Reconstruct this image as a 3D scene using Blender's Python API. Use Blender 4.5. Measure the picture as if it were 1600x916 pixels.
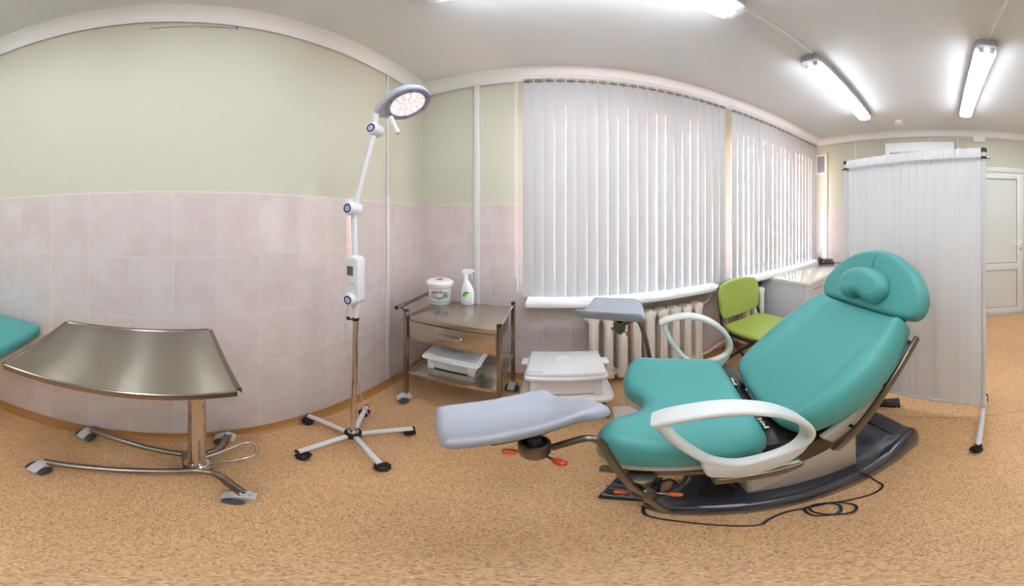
import bpy, bmesh, math, random
from mathutils import Vector, Matrix
from math import sin, cos, pi, radians, hypot, atan2

for o in list(bpy.data.objects):
    bpy.data.objects.remove(o)
scene = bpy.context.scene
COL = scene.collection
random.seed(7)

# ------------------------------------------------------------------ camera
EYE = 1.35
cd = bpy.data.cameras.new('camera')
cam = bpy.data.objects.new('camera', cd)
COL.objects.link(cam)
cam.location = (0, 0, EYE)
cam.rotation_euler = (pi / 2, 0, 0)
cd.type = 'PANO'
cd.clip_start = 0.01
PXR = 381.4                                # pixels per radian of the 1600 x 916 frame
cc = cd
cc.panorama_type = 'EQUIRECTANGULAR'
cc.longitude_min = (0 - 270.6) / PXR - pi / 2
cc.longitude_max = (1600 - 270.6) / PXR - pi / 2
cc.latitude_max = 345.6 / PXR
cc.latitude_min = -(916 - 345.6) / PXR
scene.camera = cam

# ------------------------------------------------------------------ light
TUBE_POWER = 14.0
SKY_POWER = 4.5
scene.view_settings.view_transform = 'Standard'
scene.view_settings.look = 'None'
scene.view_settings.gamma = 1
scene.view_settings.use_curve_mapping = False
scene.view_settings.exposure = 1.6
scene.cycles.max_bounces = 10
scene.cycles.diffuse_bounces = 6
scene.cycles.glossy_bounces = 5
scene.cycles.transparent_max_bounces = 12
scene.cycles.caustics_reflective = False
scene.cycles.caustics_refractive = False
scene.cycles.sample_clamp_indirect = 6

world = bpy.data.worlds.new('world')
scene.world = world
world.use_nodes = True
wn = world.node_tree
wn.nodes.clear()
wo = wn.nodes.new('ShaderNodeOutputWorld')
wb = wn.nodes.new('ShaderNodeBackground')
wr = wn.nodes.new('ShaderNodeValToRGB')
wt = wn.nodes.new('ShaderNodeTexCoord')
ws = wn.nodes.new('ShaderNodeSeparateXYZ')
wm = wn.nodes.new('ShaderNodeMapRange')
wm.inputs['From Min'].default_value = -0.6
wm.inputs['From Max'].default_value = 0.6
wn.links.new(wt.outputs['Generated'], ws.inputs[0])
wn.links.new(ws.outputs['Z'], wm.inputs['Value'])
wn.links.new(wm.outputs[0], wr.inputs[0])
wr.color_ramp.elements[0].position = 0.42
wr.color_ramp.elements[0].color = (0.90, 0.52, 0.40, 1)
wr.color_ramp.elements[1].position = 0.62
wr.color_ramp.elements[1].color = (0.82, 0.92, 1.0, 1)
wn.links.new(wr.outputs[0], wb.inputs[0])
wb.inputs[1].default_value = SKY_POWER
wn.links.new(wb.outputs[0], wo.inputs[0])

# ------------------------------------------------------------------ materials
def srgb(r, g, b):
    def f(c):
        c /= 255.0
        return c / 12.92 if c <= 0.04045 else ((c + 0.055) / 1.055) ** 2.4
    return (f(r), f(g), f(b), 1)

def newmat(name):
    m = bpy.data.materials.new(name)
    m.use_nodes = True
    nt = m.node_tree
    return m, nt, nt.nodes['Principled BSDF']

def node(nt, kind, **kw):
    n = nt.nodes.new(kind)
    for k, v in kw.items():
        if k in n.inputs:
            n.inputs[k].default_value = v
        else:
            setattr(n, k, v)
    return n

def mat(name, col, rough=0.5, metal=0.0, bump=0.0, bscale=200, spec=None, coat=0.0, vary=0.04, vscale=3.0):
    """plain surface with a slight procedural variation of tone"""
    m, nt, b = newmat(name)
    b.inputs['Roughness'].default_value = rough
    b.inputs['Metallic'].default_value = metal
    if spec is not None:
        b.inputs['Specular IOR Level'].default_value = spec
    if coat:
        b.inputs['Coat Weight'].default_value = coat
        b.inputs['Coat Roughness'].default_value = 0.08
    tc = node(nt, 'ShaderNodeTexCoord')
    no = node(nt, 'ShaderNodeTexNoise', Scale=vscale, Detail=3.0)
    nt.links.new(tc.outputs['Object'], no.inputs['Vector'])
    mx = node(nt, 'ShaderNodeMixRGB')
    c = srgb(*col)
    mx.inputs[1].default_value = (c[0] * (1 - vary), c[1] * (1 - vary), c[2] * (1 - vary), 1)
    mx.inputs[2].default_value = (min(1, c[0] * (1 + vary)), min(1, c[1] * (1 + vary)), min(1, c[2] * (1 + vary)), 1)
    nt.links.new(no.outputs['Fac'], mx.inputs[0])
    nt.links.new(mx.outputs[0], b.inputs['Base Color'])
    if bump:
        n2 = node(nt, 'ShaderNodeTexNoise', Scale=bscale, Detail=2.0)
        nt.links.new(tc.outputs['Object'], n2.inputs['Vector'])
        bp = node(nt, 'ShaderNodeBump', Strength=bump, Distance=0.001)
        nt.links.new(n2.outputs['Fac'], bp.inputs['Height'])
        nt.links.new(bp.outputs[0], b.inputs['Normal'])
    return m

def steel(name, col, rough, tangent=None, aniso=0.0):
    m, nt, b = newmat(name)
    b.inputs['Metallic'].default_value = 1.0
    tc = node(nt, 'ShaderNodeTexCoord')
    no = node(nt, 'ShaderNodeTexNoise', Scale=3.0, Detail=2.0)
    nt.links.new(tc.outputs['Object'], no.inputs['Vector'])
    mr = node(nt, 'ShaderNodeMapRange')
    mr.inputs['To Min'].default_value = rough * 0.93
    mr.inputs['To Max'].default_value = rough * 1.07
    nt.links.new(no.outputs['Fac'], mr.inputs['Value'])
    nt.links.new(mr.outputs[0], b.inputs['Roughness'])
    b.inputs['Base Color'].default_value = srgb(*col)
    if tangent:
        b.inputs['Anisotropic'].default_value = aniso
        tg = node(nt, 'ShaderNodeCombineXYZ', **{tangent: 1.0})      # direction across the brushing
        nt.links.new(tg.outputs[0], b.inputs['Tangent'])
    return m

def emis(name, col, power):
    m, nt, b = newmat(name)
    b.inputs['Base Color'].default_value = (0.8, 0.8, 0.8, 1)
    b.inputs['Emission Color'].default_value = srgb(*col)
    b.inputs['Emission Strength'].default_value = power
    return m

def tile_mat(name, axis):
    """pinkish marbled 20 x 30 cm wall tiles; axis = the wall's horizontal world axis"""
    m, nt, b = newmat(name)
    g = node(nt, 'ShaderNodeNewGeometry')
    sp = node(nt, 'ShaderNodeSeparateXYZ')
    nt.links.new(g.outputs['Position'], sp.inputs[0])
    cb = node(nt, 'ShaderNodeCombineXYZ')
    ad = node(nt, 'ShaderNodeMath', operation='ADD')
    ad.inputs[1].default_value = {'Y': 4.0 - 0.004, 'X': 4.0 + 1.0947}[axis]
    nt.links.new(sp.outputs[axis], ad.inputs[0])
    az = node(nt, 'ShaderNodeMath', operation='ADD')
    az.inputs[1].default_value = 0.2978 * 6 - 1.4836
    nt.links.new(sp.outputs['Z'], az.inputs[0])
    nt.links.new(ad.outputs[0], cb.inputs[0])
    nt.links.new(az.outputs[0], cb.inputs[1])
    br = node(nt, 'ShaderNodeTexBrick')
    br.offset = 0.0
    br.squash = 1.0
    br.inputs['Scale'].default_value = 1.0
    br.inputs['Brick Width'].default_value = 0.2
    br.inputs['Row Height'].default_value = 0.2978
    br.inputs['Mortar Size'].default_value = 0.0022
    br.inputs['Mortar Smooth'].default_value = 0.3
    br.inputs['Bias'].default_value = 0.0
    br.inputs['Color1'].default_value = (0.0, 0.0, 0.0, 1)
    br.inputs['Color2'].default_value = (1.0, 1.0, 1.0, 1)
    br.inputs['Mortar'].default_value = (0.5, 0.5, 0.5, 1)
    nt.links.new(cb.outputs[0], br.inputs['Vector'])
    # offset the marbling per tile
    sc = node(nt, 'ShaderNodeVectorMath', operation='SCALE')
    sc.inputs['Scale'].default_value = 3.0
    nt.links.new(br.outputs['Color'], sc.inputs[0])
    av = node(nt, 'ShaderNodeVectorMath', operation='ADD')
    nt.links.new(sc.outputs[0], av.inputs[0])
    nt.links.new(g.outputs['Position'], av.inputs[1])
    no = node(nt, 'ShaderNodeTexNoise', Scale=7.0, Detail=4.0, Roughness=0.6)
    nt.links.new(av.outputs[0], no.inputs['Vector'])
    rp = node(nt, 'ShaderNodeValToRGB')
    rp.color_ramp.elements[0].position = 0.3
    rp.color_ramp.elements[0].color = srgb(211, 194, 190)
    rp.color_ramp.elements[1].position = 0.72
    rp.color_ramp.elements[1].color = srgb(218, 209, 206)
    nt.links.new(no.outputs['Fac'], rp.inputs[0])
    mx = node(nt, 'ShaderNodeMixRGB')
    nt.links.new(br.outputs['Fac'], mx.inputs[0])
    nt.links.new(rp.outputs[0], mx.inputs[1])
    mx.inputs[2].default_value = srgb(218, 213, 203)
    nt.links.new(mx.outputs[0], b.inputs['Base Color'])
    rr = node(nt, 'ShaderNodeMapRange')
    rr.inputs['To Min'].default_value = 0.08
    rr.inputs['To Max'].default_value = 0.7
    nt.links.new(br.outputs['Fac'], rr.inputs['Value'])
    nt.links.new(rr.outputs[0], b.inputs['Roughness'])
    inv = node(nt, 'ShaderNodeMath', operation='SUBTRACT')
    inv.inputs[0].default_value = 1.0
    nt.links.new(br.outputs['Fac'], inv.inputs[1])
    bp = node(nt, 'ShaderNodeBump', Strength=0.5, Distance=0.002)
    nt.links.new(inv.outputs[0], bp.inputs['Height'])
    nt.links.new(bp.outputs[0], b.inputs['Normal'])
    return m

def floor_mat():
    m, nt, b = newmat('cork_linoleum')
    g = node(nt, 'ShaderNodeNewGeometry')
    v = node(nt, 'ShaderNodeTexVoronoi', Scale=300.0)
    v.feature = 'F1'
    nt.links.new(g.outputs['Position'], v.inputs['Vector'])
    rp = node(nt, 'ShaderNodeValToRGB')
    sp = node(nt, 'ShaderNodeSeparateColor')
    nt.links.new(v.outputs['Color'], sp.inputs[0])
    nt.links.new(sp.outputs[0], rp.inputs[0])
    e = rp.color_ramp.elements
    e[0].position = 0.0
    e[0].color = srgb(164, 119, 76)
    e[1].position = 1.0
    e[1].color = srgb(238, 198, 154)
    for p, c in ((0.14, (184, 139, 92)), (0.26, (210, 164, 116)), (0.8, (222, 178, 130))):
        k = e.new(p)
        k.color = srgb(*c)
    no = node(nt, 'ShaderNodeTexNoise', Scale=1.6, Detail=3.0)
    nt.links.new(g.outputs['Position'], no.inputs['Vector'])
    r2 = node(nt, 'ShaderNodeMapRange')
    r2.inputs['From Min'].default_value = 0.3
    r2.inputs['From Max'].default_value = 0.7
    r2.inputs['To Min'].default_value = 0.9
    r2.inputs['To Max'].default_value = 1.06
    nt.links.new(no.outputs['Fac'], r2.inputs['Value'])
    # seams of the sheets
    ps = node(nt, 'ShaderNodeSeparateXYZ')
    nt.links.new(g.outputs['Position'], ps.inputs[0])
    sx = node(nt, 'ShaderNodeMath', operation='SUBTRACT')
    sx.inputs[1].default_value = 1.297
    nt.links.new(ps.outputs['X'], sx.inputs[0])
    sa = node(nt, 'ShaderNodeMath', operation='ABSOLUTE')
    nt.links.new(sx.outputs[0], sa.inputs[0])
    sl = node(nt, 'ShaderNodeMath', operation='LESS_THAN')
    sl.inputs[1].default_value = 0.0016
    nt.links.new(sa.outputs[0], sl.inputs[0])
    mul = node(nt, 'ShaderNodeMixRGB', blend_type='MULTIPLY')
    mul.inputs[0].default_value = 1.0
    nt.links.new(rp.outputs[0], mul.inputs[1])
    nt.links.new(r2.outputs[0], mul.inputs[2])
    mx = node(nt, 'ShaderNodeMixRGB')
    nt.links.new(sl.outputs[0], mx.inputs[0])
    nt.links.new(mul.outputs[0], mx.inputs[1])
    mx.inputs[2].default_value = srgb(120, 84, 52)
    nt.links.new(mx.outputs[0], b.inputs['Base Color'])
    b.inputs['Roughness'].default_value = 0.42
    b.inputs['Specular IOR Level'].default_value = 0.35
    bp = node(nt, 'ShaderNodeBump', Strength=0.15, Distance=0.001)
    nt.links.new(sp.outputs[1], bp.inputs['Height'])
    nt.links.new(bp.outputs[0], b.inputs['Normal'])
    return m

def cloth_mat(name, col, trans, rough=0.8):
    """diffuse + translucent cloth"""
    m, nt, b = newmat(name)
    b.inputs['Base Color'].default_value = srgb(*col)
    b.inputs['Roughness'].default_value = rough
    b.inputs['Specular IOR Level'].default_value = 0.2
    tr = node(nt, 'ShaderNodeBsdfTranslucent')
    tr.inputs[0].default_value = srgb(*col)
    tc = node(nt, 'ShaderNodeTexCoord')
    wv = node(nt, 'ShaderNodeTexNoise', Scale=500.0)
    nt.links.new(tc.outputs['Object'], wv.inputs['Vector'])
    bp = node(nt, 'ShaderNodeBump', Strength=0.1, Distance=0.001)
    nt.links.new(wv.outputs['Fac'], bp.inputs['Height'])
    nt.links.new(bp.outputs[0], b.inputs['Normal'])
    mx = node(nt, 'ShaderNodeMixShader')
    mx.inputs[0].default_value = trans
    nt.links.new(b.outputs[0], mx.inputs[1])
    nt.links.new(tr.outputs[0], mx.inputs[2])
    nt.links.new(mx.outputs[0], nt.nodes['Material Output'].inputs[0])
    return m

def thin_clear(name, tint=(1, 1, 1), gloss=0.08, rough=0.02, milk=0.0):
    m, nt, b = newmat(name)
    tr = node(nt, 'ShaderNodeBsdfTransparent')
    tr.inputs[0].default_value = (*tint, 1)
    gl = node(nt, 'ShaderNodeBsdfGlossy', Roughness=rough)
    mx = node(nt, 'ShaderNodeMixShader')
    mx.inputs[0].default_value = gloss
    nt.links.new(tr.outputs[0], mx.inputs[1])
    nt.links.new(gl.outputs[0], mx.inputs[2])
    out = mx
    if milk:
        df = node(nt, 'ShaderNodeBsdfTranslucent')
        df.inputs[0].default_value = (0.95, 0.95, 0.97, 1)
        m2 = node(nt, 'ShaderNodeMixShader')
        m2.inputs[0].default_value = milk
        nt.links.new(mx.outputs[0], m2.inputs[1])
        nt.links.new(df.outputs[0], m2.inputs[2])
        out = m2
    nt.links.new(out.outputs[0], nt.nodes['Material Output'].inputs[0])
    return m

M = {}
M['paint'] = mat('pale_green_paint', (203, 201, 183), 0.6, bump=0.15, bscale=60, vary=0.03, vscale=1.2)
M['tileY'] = tile_mat('pink_wall_tile_y', 'Y')
M['tileX'] = tile_mat('pink_wall_tile_x', 'X')
M['grout'] = mat('tile_edge_grout', (222, 219, 198), 0.7)
M['ceiling'] = mat('ceiling_paint', (220, 221, 222), 0.75, bump=0.1, bscale=80, vary=0.02)
M['cornice'] = mat('cornice_white', (238, 237, 238), 0.55, vary=0.02)
M['floor'] = floor_mat()
M['skirt'] = mat('brown_vinyl_skirting', (176, 124, 68), 0.4, vary=0.08, vscale=12)
M['plastic'] = mat('white_plastic', (249, 249, 250), 0.35, vary=0.02)
M['conduit'] = mat('conduit_plastic', (222, 221, 220), 0.4, vary=0.02)
M['pvc'] = mat('window_pvc', (235, 235, 235), 0.3, vary=0.01)
M['sill'] = mat('sill_pvc', (236, 236, 236), 0.25, vary=0.02)
M['door'] = mat('door_pvc', (234, 234, 230), 0.35, vary=0.015)
M['doorpanel'] = mat('door_panel', (224, 226, 220), 0.4, vary=0.015)
M['gasket'] = mat('grey_gasket', (110, 108, 104), 0.6)
M['radiator'] = mat('radiator_enamel', (238, 229, 217), 0.35, vary=0.05, vscale=9)
M['glass'] = thin_clear('window_glass', (0.97, 0.98, 0.98), 0.06)
M['slat'] = cloth_mat('blind_fabric', (207, 206, 207), 0.20)
M['curtain'] = cloth_mat('curtain_fabric', (252, 252, 253), 0.25)
M['steel'] = steel('brushed_steel', (196, 189, 176), 0.24)
M['steelx'] = steel('brushed_steel_lengthwise', (168, 162, 148), 0.30, 'X', 0.95)
M['steeld'] = steel('steel_tube', (150, 141, 129), 0.22)
M['chrome'] = steel('chrome', (206, 200, 194), 0.06)
M['gunmetal'] = steel('olive_grey_metal', (122, 117, 104), 0.30)
M['teal'] = mat('teal_vinyl', (80, 158, 153), 0.42, bump=0.12, bscale=350, vary=0.03)
M['tealseam'] = mat('teal_seam', (28, 84, 82), 0.6)
M['greypad'] = mat('grey_polyurethane', (162, 165, 173), 0.5, bump=0.06, bscale=300, vary=0.02)
M['black'] = mat('black_plastic', (24, 23, 25), 0.4)
M['darkmetal'] = mat('dark_brown_metal', (74, 66, 60), 0.3, metal=0.6)
M['blackm'] = mat('black_metal', (20, 20, 22), 0.35)
M['darkgrey'] = mat('dark_grey_rubber', (66, 70, 76), 0.5)
M['navy'] = mat('navy_grey_cover', (44, 46, 58), 0.22, vary=0.06, coat=0.9)
M['column'] = mat('pedestal_paint', (192, 184, 174), 0.3, vary=0.03, coat=0.3)
M['armrest'] = mat('armrest_plastic', (216, 218, 212), 0.38, vary=0.02)
M['orange'] = mat('orange_plastic', (226, 98, 26), 0.35)
M['red'] = mat('red_orange_plastic', (196, 66, 30), 0.35)
M['lime'] = mat('lime_vinyl', (160, 177, 80), 0.4, bump=0.08, bscale=350, vary=0.04)
M['desk'] = mat('white_laminate', (222, 222, 220), 0.35, vary=0.02)
M['deskside'] = mat('grey_white_laminate', (214, 216, 226), 0.4, vary=0.02)
M['desktop'] = mat('glossy_desk_top', (218, 217, 202), 0.1, vary=0.02, coat=0.6)
M['phone'] = mat('maroon_plastic', (58, 22, 28), 0.3)
M['lampgrey'] = mat('pearl_grey_plastic', (182, 188, 206), 0.3, coat=0.4, vary=0.02)
M['lampring'] = mat('lilac_grey_plastic', (150, 150, 172), 0.4, vary=0.02)
M['lampwhite'] = mat('lamp_white_enamel', (226, 227, 232), 0.28, coat=0.3, vary=0.02)
M['lampface'] = emis('lamp_face', (255, 216, 230), 0.17)
M['led'] = emis('warm_led', (255, 250, 246), 0.55)
M['leddark'] = mat('lens_grey', (120, 100, 112), 0.3)
M['blue'] = mat('navy_blue_print', (34, 48, 112), 0.4)
M['darkred'] = mat('dark_red_rhombus', (190, 36, 36), 0.4)
M['green'] = mat('green_print', (40, 150, 84), 0.4)
M['lgreen'] = mat('leaf_green_print', (112, 196, 56), 0.4)
M['yellow'] = mat('yellow_print', (222, 224, 80), 0.4)
M['inkgrey'] = mat('grey_green_print', (96, 116, 116), 0.5)
M['tealprint'] = mat('teal_print', (90, 190, 190), 0.5)
M['blueprint'] = mat('light_blue_print', (110, 160, 200), 0.5)
M['orangeprint'] = mat('orange_print', (222, 96, 60), 0.5)
M['labelgrey'] = mat('grey_label', (120, 118, 116), 0.5)
M['labeldark'] = mat('dark_label', (70, 68, 66), 0.5)
M['cable'] = mat('white_cable', (196, 190, 180), 0.4)
M['wireY'] = mat('yellow_green_wire', (190, 200, 40), 0.4)
M['vent'] = mat('grey_vent_grille', (150, 154, 164), 0.5)
M['board'] = mat('white_board', (244, 239, 237), 0.4)
M['caster'] = mat('pale_grey_plastic', (208, 208, 206), 0.35)
M['tube'] = emis('fluorescent_tube', (235, 244, 255), TUBE_POWER)
M['cover'] = thin_clear('acrylic_cover', (1, 1, 1), 0.05, 0.1, 0.25)
M['fixture'] = mat('fixture_plastic', (214, 214, 216), 0.4, vary=0.02)
M['fixgrey'] = mat('fixture_grey', (150, 148, 146), 0.5)

# ------------------------------------------------------------------ mesh building
def rot_to(d):
    d = Vector(d).normalized()
    return d.to_track_quat('Z', 'Y').to_matrix().to_4x4()

def catmull(pts, n=6, closed=False):
    P = [Vector(p) for p in pts]
    out = []
    L = len(P)
    rng = range(L) if closed else range(L - 1)
    for i in rng:
        if closed:
            a, b, c, d = P[(i - 1) % L], P[i], P[(i + 1) % L], P[(i + 2) % L]
        else:
            a, b, c, d = P[max(i - 1, 0)], P[i], P[i + 1], P[min(i + 2, L - 1)]
        for k in range(n):
            t = k / n
            out.append(0.5 * ((2 * b) + (-a + c) * t + (2 * a - 5 * b + 4 * c - d) * t * t + (-a + 3 * b - 3 * c + d) * t ** 3))
    if not closed:
        out.append(P[-1])
    return out

class G:
    """collects shapes into one mesh"""
    def __init__(s):
        s.v, s.f, s.m = [], [], []
        s.cuts = []
        s.mats = [None]          # slot 0 is the object's own material

    def mi(s, m):
        if m not in s.mats:
            s.mats.append(m)
        return s.mats.index(m)

    def add(s, verts, faces, m=None):
        b = len(s.v)
        s.v += [tuple(v) for v in verts]
        k = s.mi(m)
        for f in faces:
            s.f.append([b + i for i in f])
            s.m.append(k)
        return s

    def box(s, a, b, bev=0.0, m=None, T=None, seg=2):
        bm = bmesh.new()
        bmesh.ops.create_cube(bm, size=1)
        A, B = Vector(a), Vector(b)
        c, d = (A + B) / 2, B - A
        for v in bm.verts:
            v.co = Vector((v.co.x * d.x + c.x, v.co.y * d.y + c.y, v.co.z * d.z + c.z))
        if bev:
            bmesh.ops.bevel(bm, geom=bm.edges[:], offset=bev, segments=seg, affect='EDGES', profile=0.5)
        if T is not None:
            bm.transform(T)
        bm.verts.index_update()
        s.add([v.co[:] for v in bm.verts], [[v.index for v in f.verts] for f in bm.faces], m)
        bm.free()
        return s

    def loft(s, rings, m=None, capa=True, capb=True, closed=False):
        n = len(rings[0])
        vs = [p for r in rings for p in r]
        fs = []
        R = len(rings)
        for i in range(R if closed else R - 1):
            j = (i + 1) % R
            for k in range(n):
                l = (k + 1) % n
                fs.append([i * n + k, i * n + l, j * n + l, j * n + k])
        if not closed:
            if capa:
                fs.append(list(range(n))[::-1])
            if capb:
                fs.append([(R - 1) * n + k for k in range(n)])
        return s.add(vs, fs, m)

    def lathe(s, prof, org=(0, 0, 0), d=(0, 0, 1), seg=24, m=None, T=None, sx=1.0, sy=1.0, ring=False):
        """prof = [(radius, height)] along direction d from org"""
        X = T if T is not None else Matrix.Translation(org) @ rot_to(d)
        rings = []
        for r, h in prof:
            r = max(r, 0.0002)
            rings.append([X @ Vector((r * cos(2 * pi * k / seg) * sx, r * sin(2 * pi * k / seg) * sy, h)) for k in range(seg)])
        return s.loft(rings, m, closed=ring)

    def cyl(s, a, b, r, r2=None, seg=20, m=None, bev=0.0):
        a, b = Vector(a), Vector(b)
        L = (b - a).length
        r2 = r if r2 is None else r2
        if bev:
            prof = [(r - bev, 0), (r, bev), (r2, L - bev), (r2 - bev, L)]
        else:
            prof = [(r, 0), (r2, L)]
        return s.lathe(prof, a, b - a, seg, m)

    def tube(s, pts, r, seg=10, m=None, closed=False, smooth=0, flat=None, up=None):
        """round tube, or a flat band when flat = (half width, half thickness) with a fixed up axis for the width"""
        P = catmull(pts, smooth, closed) if smooth else [Vector(p) for p in pts]
        n = len(P)
        rings = []
        prev = None
        for i in range(n):
            if closed:
                t = (P[(i + 1) % n] - P[i - 1]).normalized()
            else:
                t = (P[min(i + 1, n - 1)] - P[max(i - 1, 0)]).normalized()
            if up is not None:
                a = Vector(up)
                a = (a - t * a.dot(t)).normalized()
            else:
                if prev is None:
                    q = Vector((0, 0, 1)) if abs(t.z) < 0.9 else Vector((1, 0, 0))
                    a = (q - t * q.dot(t)).normalized()
                else:
                    a = (prev - t * prev.dot(t)).normalized()
                prev = a
            b = t.cross(a)
            ring = []
            rad = r(i / max(1, n - 1)) if callable(r) else r
            for k in range(seg):
                w = 2 * pi * k / seg
                if flat:
                    fl = flat(i / max(1, n - 1)) if callable(flat) else flat
                    e = 0.55
                    ca, sa = cos(w), sin(w)
                    ring.append(P[i] + a * fl[0] * math.copysign(abs(ca) ** e, ca) + b * fl[1] * math.copysign(abs(sa) ** e, sa))
                else:
                    ring.append(P[i] + a * rad * cos(w) + b * rad * sin(w))
            rings.append(ring)
        return s.loft(rings, m, closed=closed)

    def prism(s, outline, z0, z1, m=None, T=None, bev=0.0):
        """flat outline (x, y) raised from z0 to z1, its rims rounded by bev"""
        return s.pad(outline, z0, z1, bev, m=m, T=T, nint=0, rs=3 if bev else 0)

    def pad(s, outline, z0, z1, rnd, top=None, bot=None, m=None, T=None, F=None, nint=5, rs=5, center=None, rb=None):
        """upholstered slab: closed outline, rounded rims, top(x, y) adds height inside; F maps a point at the end"""
        n = len(outline)
        P = [Vector((p[0], p[1])) for p in outline]
        area = sum(P[i].x * P[(i + 1) % n].y - P[(i + 1) % n].x * P[i].y for i in range(n))
        if area < 0:
            P.reverse()
        nor = []
        for i in range(n):
            t = (P[(i + 1) % n] - P[i - 1])
            t = t.normalized() if t.length > 1e-9 else Vector((1, 0))
            nor.append(Vector((-t.y, t.x)))
        C = Vector(center) if center else sum(P, Vector((0, 0))) / n
        rb = rnd if rb is None else rb
        if rnd + rb > (z1 - z0) * 0.98:
            q = (z1 - z0) * 0.98 / (rnd + rb)
            rnd, rb = rnd * q, rb * q
        spec = []
        if rnd:
            for k in range(rs + 1):
                a = pi / 2 * k / rs
                spec.append((rb * (1 - sin(a)), z0 + rb * (1 - cos(a)), 0))
            for k in range(rs + 1):
                a = pi / 2 * k / rs
                spec.append((rnd * (1 - cos(a)), z1 - rnd * (1 - sin(a)), 1))
        else:
            spec = [(0, z0, 0), (0, z1, 1)]
        rings = []
        def mp(x, y, z):
            p = Vector((x, y, z))
            if F:
                p = Vector(F(*p))
            if T is not None:
                p = T @ p
            return p
        def ht(q, z, side):
            w = 1.0
            if side == 1 and top:
                z += top(q.x, q.y) * (0.0 if rnd and z < z1 - rnd else (1 if not rnd else (z - (z1 - rnd)) / rnd))
            if side == 0 and bot:
                z += bot(q.x, q.y)
            return z
        if nint:
            base = [P[i] + nor[i] * rb for i in range(n)] if rnd else P
            for k in range(nint):
                f = (k + 0.02) / nint
                r = []
                for i in range(n):
                    q = C.lerp(base[i], f)
                    r.append(mp(q.x, q.y, ht(q, z0, 0)))
                rings.append(r)
        for d, z, side in spec:
            r = []
            for i in range(n):
                q = P[i] + nor[i] * d
                r.append(mp(q.x, q.y, ht(q, z, side)))
            rings.append(r)
        if nint:
            base = [P[i] + nor[i] * rnd for i in range(n)] if rnd else P
            for k in range(nint - 1, -1, -1):
                f = (k + 0.02) / nint
                r = []
                for i in range(n):
                    q = C.lerp(base[i], f)
                    r.append(mp(q.x, q.y, ht(q, z1, 1)))
                rings.append(r)
        return s.loft(rings, m)

    def cut(s):
        """what follows is a piece of its own"""
        if s.v:
            s.cuts.append((len(s.v), len(s.f)))
        return s

    def pieces(s):
        out = []
        c = [(0, 0)] + s.cuts + [(len(s.v), len(s.f))]
        for (v0, f0), (v1, f1) in zip(c[:-1], c[1:]):
            g = G()
            g.v, g.mats, g.m = s.v[v0:v1], s.mats, s.m[f0:f1]
            g.f = [[i - v0 for i in f] for f in s.f[f0:f1]]
            out.append(g)
        return out

    def mesh(s, name, m, sharp=38):
        me = bpy.data.meshes.new(name)
        me.from_pydata(s.v, [], s.f)
        mats = [m] + s.mats[1:]
        for k in mats:
            me.materials.append(M[k] if isinstance(k, str) else k)
        me.polygons.foreach_set('material_index', s.m)
        me.update()
        bm = bmesh.new()
        bm.from_mesh(me)
        bmesh.ops.recalc_face_normals(bm, faces=bm.faces)
        bm.to_mesh(me)
        bm.free()
        me.polygons.foreach_set('use_smooth', [True] * len(me.polygons))
        me.set_sharp_from_angle(angle=radians(sharp))
        return me

def rrect(x0, x1, y0, y1, r, n=5):
    out = []
    for cx, cy, a0 in ((x1 - r, y1 - r, 0), (x0 + r, y1 - r, 90), (x0 + r, y0 + r, 180), (x1 - r, y0 + r, 270)):
        for k in range(n + 1):
            a = radians(a0 + 90 * k / n)
            out.append((cx + r * cos(a), cy + r * sin(a)))
    return out

def rpoly(pts, r, n=5):
    """polygon with rounded corners; r one number or one per corner"""
    out = []
    L = len(pts)
    for i in range(L):
        p, a, b = Vector(pts[i]), Vector(pts[i - 1]), Vector(pts[(i + 1) % L])
        rr = r[i] if isinstance(r, (list, tuple)) else r
        u, v = (a - p), (b - p)
        k = min(rr, u.length * 0.48, v.length * 0.48)
        s_, e_ = p + u.normalized() * k, p + v.normalized() * k
        for j in range(n + 1):
            t = j / n
            q = s_ * (1 - t) ** 2 + p * 2 * t * (1 - t) + e_ * t * t
            out.append((q.x, q.y))
    return out

def dens(pts, step=0.02):
    """add points along the edges of a closed outline"""
    out = []
    L = len(pts)
    for i in range(L):
        a, b = Vector(pts[i]), Vector(pts[(i + 1) % L])
        k = max(1, int((b - a).length / step))
        for j in range(k):
            q = a.lerp(b, j / k)
            out.append((q.x, q.y))
    return out

def thing(name, label, cat, loc=(0, 0, 0), rotz=0.0, group=None):
    o = bpy.data.objects.new(name, None)
    COL.objects.link(o)
    o.location = loc
    o.rotation_euler = (0, 0, rotz)
    o.empty_display_size = 0.1
    o['label'] = label
    o['category'] = cat
    if group:
        o['group'] = group
    return o

def part(name, g, m, parent, label=None, sharp=38):
    if g.cuts:
        return [part(name, q, m, parent, label, sharp) for q in g.pieces()][0]
    o = bpy.data.objects.new(name, g.mesh(name, m, sharp))
    COL.objects.link(o)
    o.parent = parent
    if label:
        o['label'] = label
    return o

def solo(name, g, m, label, cat, loc=(0, 0, 0), group=None, sharp=38):
    """a thing that is one mesh; its geometry is given relative to loc"""
    o = bpy.data.objects.new(name, g.mesh(name, m, sharp))
    COL.objects.link(o)
    o.location = loc
    o['label'] = label
    o['category'] = cat
    if group:
        o['group'] = group
    return o

def struct(name, g, m, parent=None, sharp=38):
    o = bpy.data.objects.new(name, g.mesh(name, m, sharp))
    COL.objects.link(o)
    if parent:
        o.parent = parent
    else:
        o['kind'] = 'structure'
    return o

def dup_tree(root):
    r = root.copy()
    COL.objects.link(r)
    for ch in list(root.children):
        c = ch.copy()
        COL.objects.link(c)
        c.parent = r
        for q in list(ch.children):
            d = q.copy()
            COL.objects.link(d)
            d.parent = c
    return r

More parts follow.
